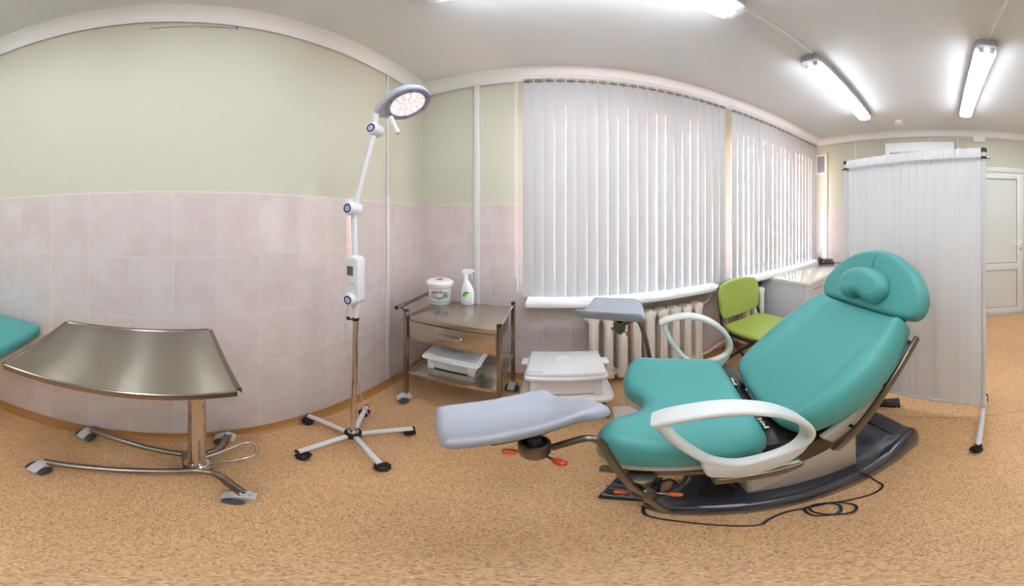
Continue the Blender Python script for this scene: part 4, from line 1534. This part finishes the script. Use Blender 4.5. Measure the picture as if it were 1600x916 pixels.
g.box((-hx + 0.03, -hy + 0.016, 0.59), (hx - 0.03, hy - 0.02, 0.70), 0.003)
dw = part('drawer', g, 'steel', tr)
g = G()
g.tube([(-0.075, -hy - 0.002, 0.665), (-0.068, -hy - 0.022, 0.662), (0, -hy - 0.030, 0.655), (0.068, -hy - 0.022, 0.658), (0.075, -hy - 0.002, 0.660)], 0.005, seg=8, smooth=5)
part('handle', g, 'chrome', dw, 'chrome bow handle')
g = G()
for z in (0.765,):
    g.cut().cyl((hx, -hy, z), (hx, hy, z), 0.008, seg=12)
for z in (0.345, 0.375):
    for a in (-1, 1):
        g.cut().cyl((a * hx, -hy, z), (a * hx, hy, z), 0.004, seg=8)
g.cut().cyl((-hx, hy, 0.36), (hx, hy, 0.36), 0.005, seg=8)
part('guard_rail', g, 'chrome', tr)
g = G()
g.box((-0.02, -0.02, 0), (0.001, 0.02, 0.001))
g = G()
g.cyl((-hx - 0.045, -hy - 0.035, 0.800), (-hx - 0.045, hy + 0.035, 0.800), 0.012, seg=16)
for b in (-1, 1):
    g.tube([(-hx, b * hy, 0.765), (-hx - 0.015, b * hy, 0.778), (-hx - 0.043, b * hy, 0.792)], 0.008, seg=10, smooth=3)
ph = part('push_handle', g, 'steeld', tr)
g = G()
for b in (-1, 1):
    g.cut().cyl((-hx - 0.045, b * (hy + 0.035), 0.80), (-hx - 0.045, b * (hy + 0.043), 0.80), 0.013, seg=16)
part('handle_cap', g, 'black', ph)

# bucket
bk = thing('disinfectant_bucket', 'round white plastic bucket with colourful label and red rhombus on its lid', 'bucket', (-0.800, 1.545, 0.75))
g = G()
g.lathe([(0.0, 0.0), (0.074, 0.0), (0.078, 0.005), (0.084, 0.13), (0.086, 0.150), (0.0, 0.150)], seg=40)
bd = part('bucket_body', g, 'plastic', bk)
g = G()
g.lathe([(0.088, 0.142), (0.094, 0.142), (0.097, 0.150), (0.097, 0.162), (0.090, 0.168), (0.082, 0.166), (0.078, 0.174), (0.070, 0.177), (0.0, 0.177)], seg=40)
ld = part('lid', g, 'plastic', bk)
g = G()
g.prism([(-0.036, 0), (0, -0.026), (0.036, 0), (0, 0.026)], 0.1771, 0.1785, T=Matrix.Rotation(radians(60), 4, 'Z'))
part('lid_mark', g, 'darkred', ld, 'red rhombus sticker')
g = G()
def patch(g, a0, z0, pts, m):
    """print on the bucket's curved side: pts = (arc degrees, height) outline round a centre"""
    o, i_ = [], []
    for a, z in pts:
        zz = z0 + z
        r = 0.0785 + 0.0055 * (zz / 0.13)
        t = radians(a0 + a)
        o.append(Vector(((r + 0.0010) * cos(t), (r + 0.0010) * sin(t), zz)))
        i_.append(Vector(((r - 0.002) * cos(t), (r - 0.002) * sin(t), zz)))
    g.loft([i_, o], m=m)
fa = math.degrees(atan2(-1.545, 0.80))     # the side that faces into the room
for k in range(30):
    a = 2 * pi * k / 30
    c, s_ = cos(a), sin(a)
    r0, r1 = 0.30 + 0.12 * (k % 3), 0.72 + 0.28 * ((k * 7) % 5) / 5
    wq = 0.05
    q = [(56 * (c * r0 - s_ * wq), 0.042 * (s_ * r0 + c * wq)), (56 * (c * r1 - s_ * wq), 0.042 * (s_ * r1 + c * wq)), (56 * (c * r1 + s_ * wq * .3), 0.042 * (s_ * r1 - c * wq * .3)), (56 * (c * r0 + s_ * wq), 0.042 * (s_ * r0 - c * wq))]
    patch(g, fa - 2, 0.078, q, 'inkgrey')
leaf = [(-12, -0.004), (-7, 0.006), (1, 0.010), (9, 0.009), (14, 0.004), (8, -0.004), (0, -0.009), (-8, -0.009)]
patch(g, fa - 30, 0.098, leaf, 'orangeprint')
patch(g, fa + 22, 0.074, leaf, 'green')
patch(g, fa + 26, 0.084, [(-4, -0.004), (0, 0.008), (7, 0.013), (9, 0.004), (4, -0.005)], 'green')
patch(g, fa + 30, 0.062, [(-10, -0.002), (0, 0.003), (9, 0.008), (11, 0.002), (3, -0.005), (-7, -0.007)], 'orangeprint')
for b0, zz, m in ((0, 0.125, 'orangeprint'), (0, 0.026, 'green')):
    for k in range(-60, 60, 10):
        patch(g, fa, zz, [(k, -0.0015 - 0.00 * k), (k + 10, -0.0015), (k + 10, 0.0015), (k, 0.0015)], m)
part('label', g, 'inkgrey', bd, 'printed label with grey sunburst and orange and green leaves')
g = G()
P = [(0.097 * cos(radians(fa + 60 + t)), 0.097 * sin(radians(fa + 60 + t)), 0.150 - 0.05 * sin(pi * t / 180)) for t in range(0, 181, 15)]
g.tube(P, 0.0022, seg=6)
for t in (0, 180):
    g.lathe([(0, -0.004), (0.008, -0.004), (0.008, 0.004), (0, 0.005)], (0.097 * cos(radians(fa + 60 + t)), 0.097 * sin(radians(fa + 60 + t)), 0.150), (cos(radians(fa + 60 + t)), sin(radians(fa + 60 + t)), 0), seg=12)
part('bail_handle', g, 'plastic', bk)

# spray bottle
ya = atan2(-1.59, 0.605)
sb = thing('spray_bottle', 'white trigger spray bottle with green leaf label on the steel trolley', 'spray bottle', (-0.605, 1.585, 0.75), ya + pi / 2)
g = G()
prof = [(0.040, 0.0), (0.044, 0.004), (0.045, 0.05), (0.046, 0.075), (0.042, 0.110), (0.030, 0.145), (0.020, 0.170), (0.013, 0.185), (0.013, 0.205)]
rings = []
for k in range(len(prof)):
    r, z = prof[k]
    e = min(1.0, max(0.0, (z - 0.12) / 0.07))
    dy = r * (0.62 + 0.38 * e)
    sh = -0.012 * e
    rings.append([Vector((r * cos(2 * pi * j / 28) + sh, dy * sin(2 * pi * j / 28), z)) for j in range(28)])
g.loft(rings)
bb = part('bottle_body', g, 'plastic', sb)
g = G()
g.cyl((-0.012, 0, 0.198), (-0.012, 0, 0.226), 0.0155, 0.0145, seg=20, bev=0.002)
g.loft([[Vector((x, y, z)) for x, z in ((-0.036, 0.238), (-0.030, 0.226), (0.012, 0.228), (0.040, 0.240), (0.040, 0.256), (0.020, 0.262), (-0.020, 0.262), (-0.040, 0.252))] for y in (-0.011, -0.008, 0.008, 0.011)])
g.cyl((0.038, 0, 0.249), (0.050, 0, 0.249), 0.008, seg=14, bev=0.001)
hd2 = part('spray_head', g, 'plastic', sb)
g = G()
g.tube([(0.022, 0, 0.236), (0.030, 0, 0.222), (0.030, 0, 0.208), (0.038, 0, 0.190)], 0.004, seg=8, smooth=4, flat=(0.006, 0.003), up=(0, 1, 0))
part('trigger', g, 'plastic', hd2)
g = G()
def decal(g, pts, m):
    o = []
    for x, z in pts:
        r = 0.0455 if z < 0.09 else 0.0455 - (z - 0.09) * 0.18
        y = -0.62 * math.sqrt(max(0.0, r * r - x * x))
        o.append((x, y, z))
    g.loft([[Vector((x, y + 0.002, z)) for x, y, z in o], [Vector((x, y - 0.0012, z)) for x, y, z in o]], m=m)
decal(g, [(-0.036, 0.058), (-0.034, 0.080), (-0.024, 0.098), (-0.010, 0.104), (0.002, 0.100), (-0.012, 0.090), (-0.024, 0.078)], 'green')
decal(g, [(-0.030, 0.062), (-0.022, 0.080), (-0.008, 0.094), (0.006, 0.100), (0.022, 0.094), (0.008, 0.086), (-0.008, 0.074), (-0.020, 0.062)], 'lgreen')
decal(g, [(0.006, 0.100), (0.022, 0.094), (0.010, 0.088), (-0.004, 0.084)], 'yellow')
part('leaf_label', g, 'green', bb, 'green and yellow leaf print')

# ------------------------------------------------------------------ white lidded containers
def container(name, label, loc, rot, L, W, Hh, full):
    r = thing(name, label, 'container', loc, rot)
    g = G()
    hL, hW = L / 2, W / 2
    def rr_(k, ins):
        return [Vector((x, y, k)) for x, y in rrect(-hL + ins, hL - ins, -hW + ins, hW - ins, 0.025)]
    g.loft([rr_(0.008, 0.045), rr_(Hh * 0.62, 0.030), rr_(Hh * 0.66, 0.022), rr_(Hh * 0.70, 0.022)])
    for a in (-1, 1):
        for b in (-1, 1):
            g.box((a * (hL - 0.055) - 0.022, b * (hW - 0.043) - 0.012, 0.0), (a * (hL - 0.055) + 0.022, b * (hW - 0.043) + 0.012, Hh * 0.66), 0.005)
    part('tub', g, 'board' if full else 'plastic', r)
    g = G()
    g.pad(rrect(-hL, hL, -hW, hW, 0.03), Hh * 0.70, Hh * 0.82, 0.008, nint=0, rs=3)
    g.pad(rrect(-hL + 0.012, hL - 0.012, -hW + 0.012, hW - 0.012, 0.016), Hh * 0.82, Hh * 0.96, 0.008, nint=0, rs=3)
    for a in ((-1, 1) if full else ()):
        xo = a * (hL + 0.012)
        g.pad(rrect(xo - 0.022, xo + 0.022, -0.005, 0.075, 0.014), Hh * 0.80, Hh * 0.87, 0.004, nint=0, rs=2)
    # round grip dish
    zt_ = Hh * 0.96
    g.lathe([(0.060, zt_ - 0.001), (0.061, zt_ + 0.004), (0.056, zt_ + 0.007), (0.050, zt_ + 0.0005), (0.034, zt_ + 0.0005), (0.030, zt_ + 0.007), (0.0, zt_ + 0.008)], (0, 0.01, 0), seg=36)
    lid = part('lid', g, 'plastic', r)
    if full:
        g = G()
        z = Hh * 0.96 + 0.0002
        def word(x, y, w, m, d=0.6):
            xx = x
            k = 0
            while xx < x + w:
                u = 0.0035 + 0.002 * ((k * 5) % 3)
                g.box((xx, y, z), (xx + u, y + 0.005 + 0.002 * (k % 2), z + 0.0006), m=m)
                xx += u + 0.0022
                k += 1
        g.lathe([(0, z), (0.006, z), (0.006, z + 0.0006), (0, z + 0.0006)], (-hL + 0.030, -hW + 0.030, 0), seg=14, m='tealprint')
        word(-hL + 0.040, -hW + 0.027, 0.06, 'tealprint')
        g.cut()
        word(hL - 0.10, hW - 0.030, 0.06, 'blueprint')
        part('lid_print', g, 'tealprint', lid, 'tiny teal and blue maker print on the lid')
    return r
# foot stool under the container
fs = thing('step_stool', 'low white-topped step stool under the large white container', 'step stool', (0.055, 1.415, 0))
g = G()
g.pad(rrect(-0.255, 0.255, -0.175, 0.175, 0.06), 0.185, 0.205, 0.008, nint=0, rs=3)
g.tube([(x, y, 0.205) for x, y in rrect(-0.250, 0.250, -0.170, 0.170, 0.055)], 0.006, seg=8, closed=True)
part('step_top', g, 'board', fs)
for a in (-1, 1):
    for b in (-1, 1):
        part('leg', G().tube([(a * 0.19, b * 0.12, 0.186), (a * 0.205, b * 0.13, 0.08), (a * 0.215, b * 0.14, 0.0)], 0.011, seg=12), 'gunmetal', fs)
part('brace', G().box((-0.20, -0.125, 0.150), (0.20, -0.105, 0.184), 0.004).cut().box((-0.20, 0.105, 0.150), (0.20, 0.125, 0.184), 0.004), 'gunmetal', fs)
container('sterilising_container', 'large white lidded plastic container on the low step stool by the radiator', (0.052, 1.432, 0.211), 0, 0.455, 0.318, 0.215, True)
container('sterilising_container', 'smaller white lidded plastic container on the lower shelf of the steel trolley', (-0.612, 1.385, 0.313), 0, 0.375, 0.215, 0.135, False)

# ------------------------------------------------------------------ lime green visitor chair
vc = thing('visitor_chair', 'lime green padded visitor chair with black tube frame beside the desk', 'chair', (1.45, 1.32, 0), radians(4))
g = G()
sq = [(p.x, p.y) for p in catmull([(a, b, 0) for a, b in [(-0.215, 0.17), (-0.235, 0.05), (-0.23, -0.10), (-0.20, -0.20), (-0.12, -0.225), (0.12, -0.225), (0.20, -0.20), (0.23, -0.10), (0.235, 0.05), (0.215, 0.17), (0.15, 0.20), (-0.15, 0.20)]], 4, True)]
g.pad(sq, 0.430, 0.478, 0.02, top=lambda x, y: -0.008 + 0.10 * x * x - 0.35 * max(0, -y - 0.12), nint=5, rs=4, center=(0, -0.01))
part('seat', g, 'lime', vc, sharp=60)
g = G()
g.pad(sc(sq, 0.90, (0, -0.01)), 0.418, 0.4295, 0.004, nint=0, rs=2)
part('seat_shell', g, 'black', vc)
g = G()
bq = [(p.x, p.y) for p in catmull([(a, b, 0) for a, b in [(-0.215, 0.0), (-0.240, 0.14), (-0.240, 0.23), (-0.20, 0.285), (-0.08, 0.308), (0.08, 0.308), (0.20, 0.285), (0.240, 0.23), (0.240, 0.14), (0.215, 0.0), (0.10, -0.022), (-0.10, -0.022)]], 4, True)]
def vback(x, y, z):
    return (x, 0.225 + 0.10 * y - z - 0.35 * x * x + 0.02, 0.535 + y)
g.pad(bq, 0.0, 0.04, 0.016, nint=5, rs=4, center=(0, 0.15), F=vback)
part('backrest', g, 'lime', vc, sharp=60)
g = G()
g.pad(sc(bq, 0.96, (0, 0.15)), -0.012, -0.0005, 0.004, nint=0, rs=2, F=vback)
part('backrest_shell', g, 'black', vc)
for s in (-1, 1):
    g = G()
    g.tube([(s * 0.222, 0.245, 0.80), (s * 0.226, 0.215, 0.55), (s * 0.232, 0.19, 0.46), (s * 0.235, 0.14, 0.425), (s * 0.235, 0.0, 0.420), (s * 0.235, -0.20, 0.425)], 0.011, seg=10, smooth=5)
    part('side_tube', g, 'blackm', vc)
    g = G()
    g.tube([(s * 0.236, 0.13, 0.425), (s * 0.238, -0.06, 0.25), (s * 0.24, -0.24, 0.012), (s * 0.24, -0.25, 0.0)], 0.011, seg=10)
    part('leg', g, 'blackm', vc)
    g = G()
    g.tube([(s * 0.236, -0.13, 0.425), (s * 0.238, 0.06, 0.24), (s * 0.24, 0.25, 0.012), (s * 0.24, 0.26, 0.0)], 0.011, seg=10)
    part('leg', g, 'blackm', vc)
g = G()
g.cyl((-0.235, 0.13, 0.415), (0.235, 0.13, 0.415), 0.01, seg=10)
g.cyl((-0.235, -0.13, 0.415), (0.235, -0.13, 0.415), 0.01, seg=10)
part('crossbar', g, 'blackm', vc)

# ------------------------------------------------------------------ desk and telephone
dk = thing('desk', 'white desk with glossy pale top under the right window blind', 'desk', (2.53, 1.45, 0))
a0, a1, b0, b1 = 1.925 - 2.53, 3.17 - 2.53, 1.165 - 1.45, 1.755 - 1.45
g = G()
g.box((a0, b0, 0.728), (a1, b1, 0.752), 0.003)
part('desk_top', g, 'desk', dk)
g = G()
g.box((a0 + 0.004, b0 + 0.004, 0.7522), (a1 - 0.004, b1 - 0.004, 0.760), 0.002)
part('glass_top', g, 'desktop', dk, 'glossy greenish white sheet on the desk top')
part('side_panel', G().box((a0 + 0.01, b0 + 0.02, 0), (a0 + 0.03, b1 - 0.02, 0.7275), 0.002), 'deskside', dk)
part('side_panel', G().box((a1 - 0.03, b0 + 0.02, 0), (a1 - 0.01, b1 - 0.02, 0.7275), 0.002), 'deskside', dk)
part('back_panel', G().box((a0 + 0.031, b1 - 0.05, 0.2), (a1 - 0.031, b1 - 0.035, 0.7275), 0.002), 'deskside', dk)
g = G()
g.box((a0 + 0.0305, b0 + 0.04, 0.06), (a0 + 0.42, b1 - 0.06, 0.7275), 0.002)
pdl = part('drawer_unit', g, 'desk', dk)
for k in range(4):
    z0_, z1_ = 0.075 + k * 0.163, 0.075 + k * 0.163 + 0.158
    d_ = G()
    d_.box((a0 + 0.035, b0 + 0.021, z0_), (a0 + 0.418, b0 + 0.0395, z1_), 0.002)
    q = part('drawer', d_, 'desk', dk)
    part('handle', G().tube([(a0 + 0.16, b0 + 0.021, z1_ - 0.05), (a0 + 0.165, b0 + 0.0, z1_ - 0.05), (a0 + 0.29, b0 + 0.0, z1_ - 0.05), (a0 + 0.295, b0 + 0.021, z1_ - 0.05)], 0.004, seg=8), 'chrome', q)

tp = thing('telephone', 'dark maroon desk telephone at the back corner of the desk', 'telephone', (3.04, 1.54, 0.760), radians(-55))
g = G()
g.loft([[Vector((x, y, z)) for y, z in ((-0.095, 0.0), (-0.095, 0.018), (0.02, 0.045), (0.085, 0.05), (0.095, 0.04), (0.095, 0.0))] for x in (-0.105, -0.1, 0.1, 0.105)])
bt = part('phone_base', g, 'phone', tp)
g = G()
for i in range(3):
    for j in range(4):
        g.box((-0.02 + i * 0.032, -0.08 + j * 0.022, 0.0225 + j * 0.0051), (0.0 + i * 0.032, -0.066 + j * 0.022, 0.0285 + j * 0.0051), 0.001)
part('keypad', g, 'black', bt)
g = G()
g.tube([(-0.07, -0.10, 0.052), (-0.07, -0.085, 0.064), (-0.07, -0.03, 0.072), (-0.07, 0.04, 0.074), (-0.07, 0.085, 0.068), (-0.07, 0.10, 0.056)], 0.012, seg=12, smooth=4, flat=(0.021, 0.013), up=(1, 0, 0))
g.lathe([(0, 0), (0.024, 0), (0.026, 0.006), (0.02, 0.024), (0, 0.026)], (-0.07, -0.082, 0.036), seg=18)
g.lathe([(0, 0), (0.024, 0), (0.026, 0.006), (0.02, 0.024), (0, 0.026)], (-0.07, 0.075, 0.047), seg=18)
part('handset', g, 'phone', tp)
g = G()
T_ = []
for k in range(90):
    a = k * 0.9
    T_.append((0.095 + k * 0.0022, -0.09 + 0.03 * sin(k * 0.035) + 0.006 * cos(a), 0.009 + 0.006 * sin(a)))
g.tube([(0.08, -0.08, 0.01)] + T_, 0.0025, seg=6)
part('coiled_cord', g, 'phone', tp)

# ------------------------------------------------------------------ curtain screen
S0, S1 = Vector((1.295, -0.234, 0)), Vector((1.504, 0.609, 0))
sd = (S1 - S0).normalized()
SL = (S1 - S0).length
sr = thing('curtain_screen', 'white fabric privacy screen on a tubular castor frame behind the chair', 'screen', S0, atan2(sd.y, sd.x))
Hs = 1.745
g = G()
g.cyl((0, 0, 0.09), (0, 0, Hs), 0.0125, seg=16)
part('pole', g, 'lampwhite', sr)
g = G()
g.cyl((SL, 0, 0.09), (SL, 0, Hs), 0.0125, seg=16)
part('pole', g, 'lampwhite', sr)
g = G()
g.cyl((0.012, 0, Hs - 0.004), (SL - 0.012, 0, Hs - 0.004), 0.009, seg=14)
g.cut().cyl((0.012, 0, 0.125), (SL - 0.012, 0, 0.125), 0.008, seg=14)
part('cross_rail', g, 'lampwhite', sr)
for x in (0, SL):
    g = G()
    g.lathe([(0.0, Hs + 0.012), (0.016, Hs + 0.010), (0.018, Hs), (0.018, Hs - 0.012), (0.0, Hs - 0.013)], (x, 0, 0), seg=18)
    g.cut().cyl((x, 0, Hs - 0.04), (x, 0, Hs - 0.052), 0.017, seg=18)
    g.cyl((x, 0.0, Hs - 0.046), (x - 0.035 * (1 if x == 0 else -1), 0.0, Hs - 0.046), 0.006, seg=10, m='chrome')
    part('corner_fitting', g, 'black', sr)
    g = G()
    g.cyl((x, 0, 0.075), (x, 0, 0.125), 0.0155, seg=16, bev=0.002)
    part('collar', g, 'armrest', sr)
# feet: near foot leans out to both sides
for x, l in ((0, 'near'), (SL, 'far')):
    g = G()
    g.tube([(x, 0.34 if x == 0 else 0.20, 0.055), (x, 0.30 if x == 0 else 0.17, 0.072), (x, 0.10, 0.082), (x, 0, 0.088), (x, -0.08, 0.08), (x, -0.165, 0.060)] if x == 0 else
           [(x, 0.20, 0.055), (x, 0.1, 0.08), (x, 0, 0.088), (x, -0.10, 0.08), (x, -0.20, 0.055)], 0.0125, seg=14, smooth=5)
    ft = part('foot_bar', g, 'lampwhite', sr)
    for yy in ((0.335, -0.165) if x == 0 else (0.195, -0.195)):
        c = G()
        R = Matrix.Translation((x, yy, 0)) @ Matrix.Rotation(radians(40 if yy > 0 else 15), 4, 'Z')
        c.lathe([(0.0, -0.021), (0.020, -0.020), (0.0265, -0.012), (0.0265, 0.012), (0.020, 0.020), (0.0, 0.021)], T=R @ Matrix.Translation((0.010, 0, 0.0265)) @ Matrix.Rotation(radians(90), 4, 'X'), seg=22)
        c.lathe([(0.016, 0.030), (0.018, 0.056), (0.016, 0.072), (0.0, 0.074)], T=R, seg=16)
        part('caster', c, 'black', ft)
# gathered curtain: one folded cloth with thickness
NX, NZ = 260, 16
def fold(t, z):
    a = 0.0045 * sin(t * 95 + 1.2 * sin(t * 13)) + 0.003 * sin(t * 231 + 2)
    b = 0.010 * sin(t * 27 + 0.6 * sin(t * 5)) + 0.006 * sin(t * 47 + 1)
    k = (Hs - z) / (Hs - 0.12)
    kk = min(1.0, k * 6)
    return a * (1.25 - 1.1 * kk) + b * 0.4 * (0.15 + 0.85 * min(1, k * 1.5)) * (1 - 0.35 * k)
g = G()
zs = [Hs + 0.012, Hs + 0.006, Hs - 0.006, Hs - 0.02, Hs - 0.035, Hs - 0.06, Hs - 0.12, Hs - 0.25, Hs - 0.45, Hs - 0.7, 0.75, 0.55, 0.38, 0.25, 0.16, 0.118]
front, back = [], []
for z in zs:
    front.append([Vector((0.014 + (SL - 0.028) * k / NX, -0.0135 + fold(k / NX, z), z)) for k in range(NX + 1)])
vs, fs_ = [], []
for r in front:
    vs += r
nf = len(vs)
for r in front:
    vs += [v + Vector((0, 0.0012, 0)) for v in r]
W_ = NX + 1
for i in range(len(zs) - 1):
    for k in range(NX):
        fs_.append([i * W_ + k, i * W_ + k + 1, (i + 1) * W_ + k + 1, (i + 1) * W_ + k])
        fs_.append([nf + i * W_ + k, nf + (i + 1) * W_ + k, nf + (i + 1) * W_ + k + 1, nf + i * W_ + k + 1])
g.add(vs, fs_)
# the hem wraps back over the rail
top_b = [Vector((0.014 + (SL - 0.028) * k / NX, 0.0155 + fold(k / NX, Hs) * 0.5, Hs - 0.045)) for k in range(NX + 1)]
top_m = [Vector((0.014 + (SL - 0.028) * k / NX, 0.013 + fold(k / NX, Hs) * 0.5, Hs + 0.008)) for k in range(NX + 1)]
q0 = [v + Vector((0, 0, 0)) for v in front[0]]
vs = q0 + top_m + top_b
fs_ = []
for i in range(2):
    for k in range(NX):
        fs_.append([i * W_ + k, i * W_ + k + 1, (i + 1) * W_ + k + 1, (i + 1) * W_ + k])
g.add(vs, fs_)
part('curtain', g, 'curtain', sr, sharp=80)
g = G()
g.box((0.014, -0.020, 0.118), (SL - 0.014, -0.010, 0.140), 0.002)
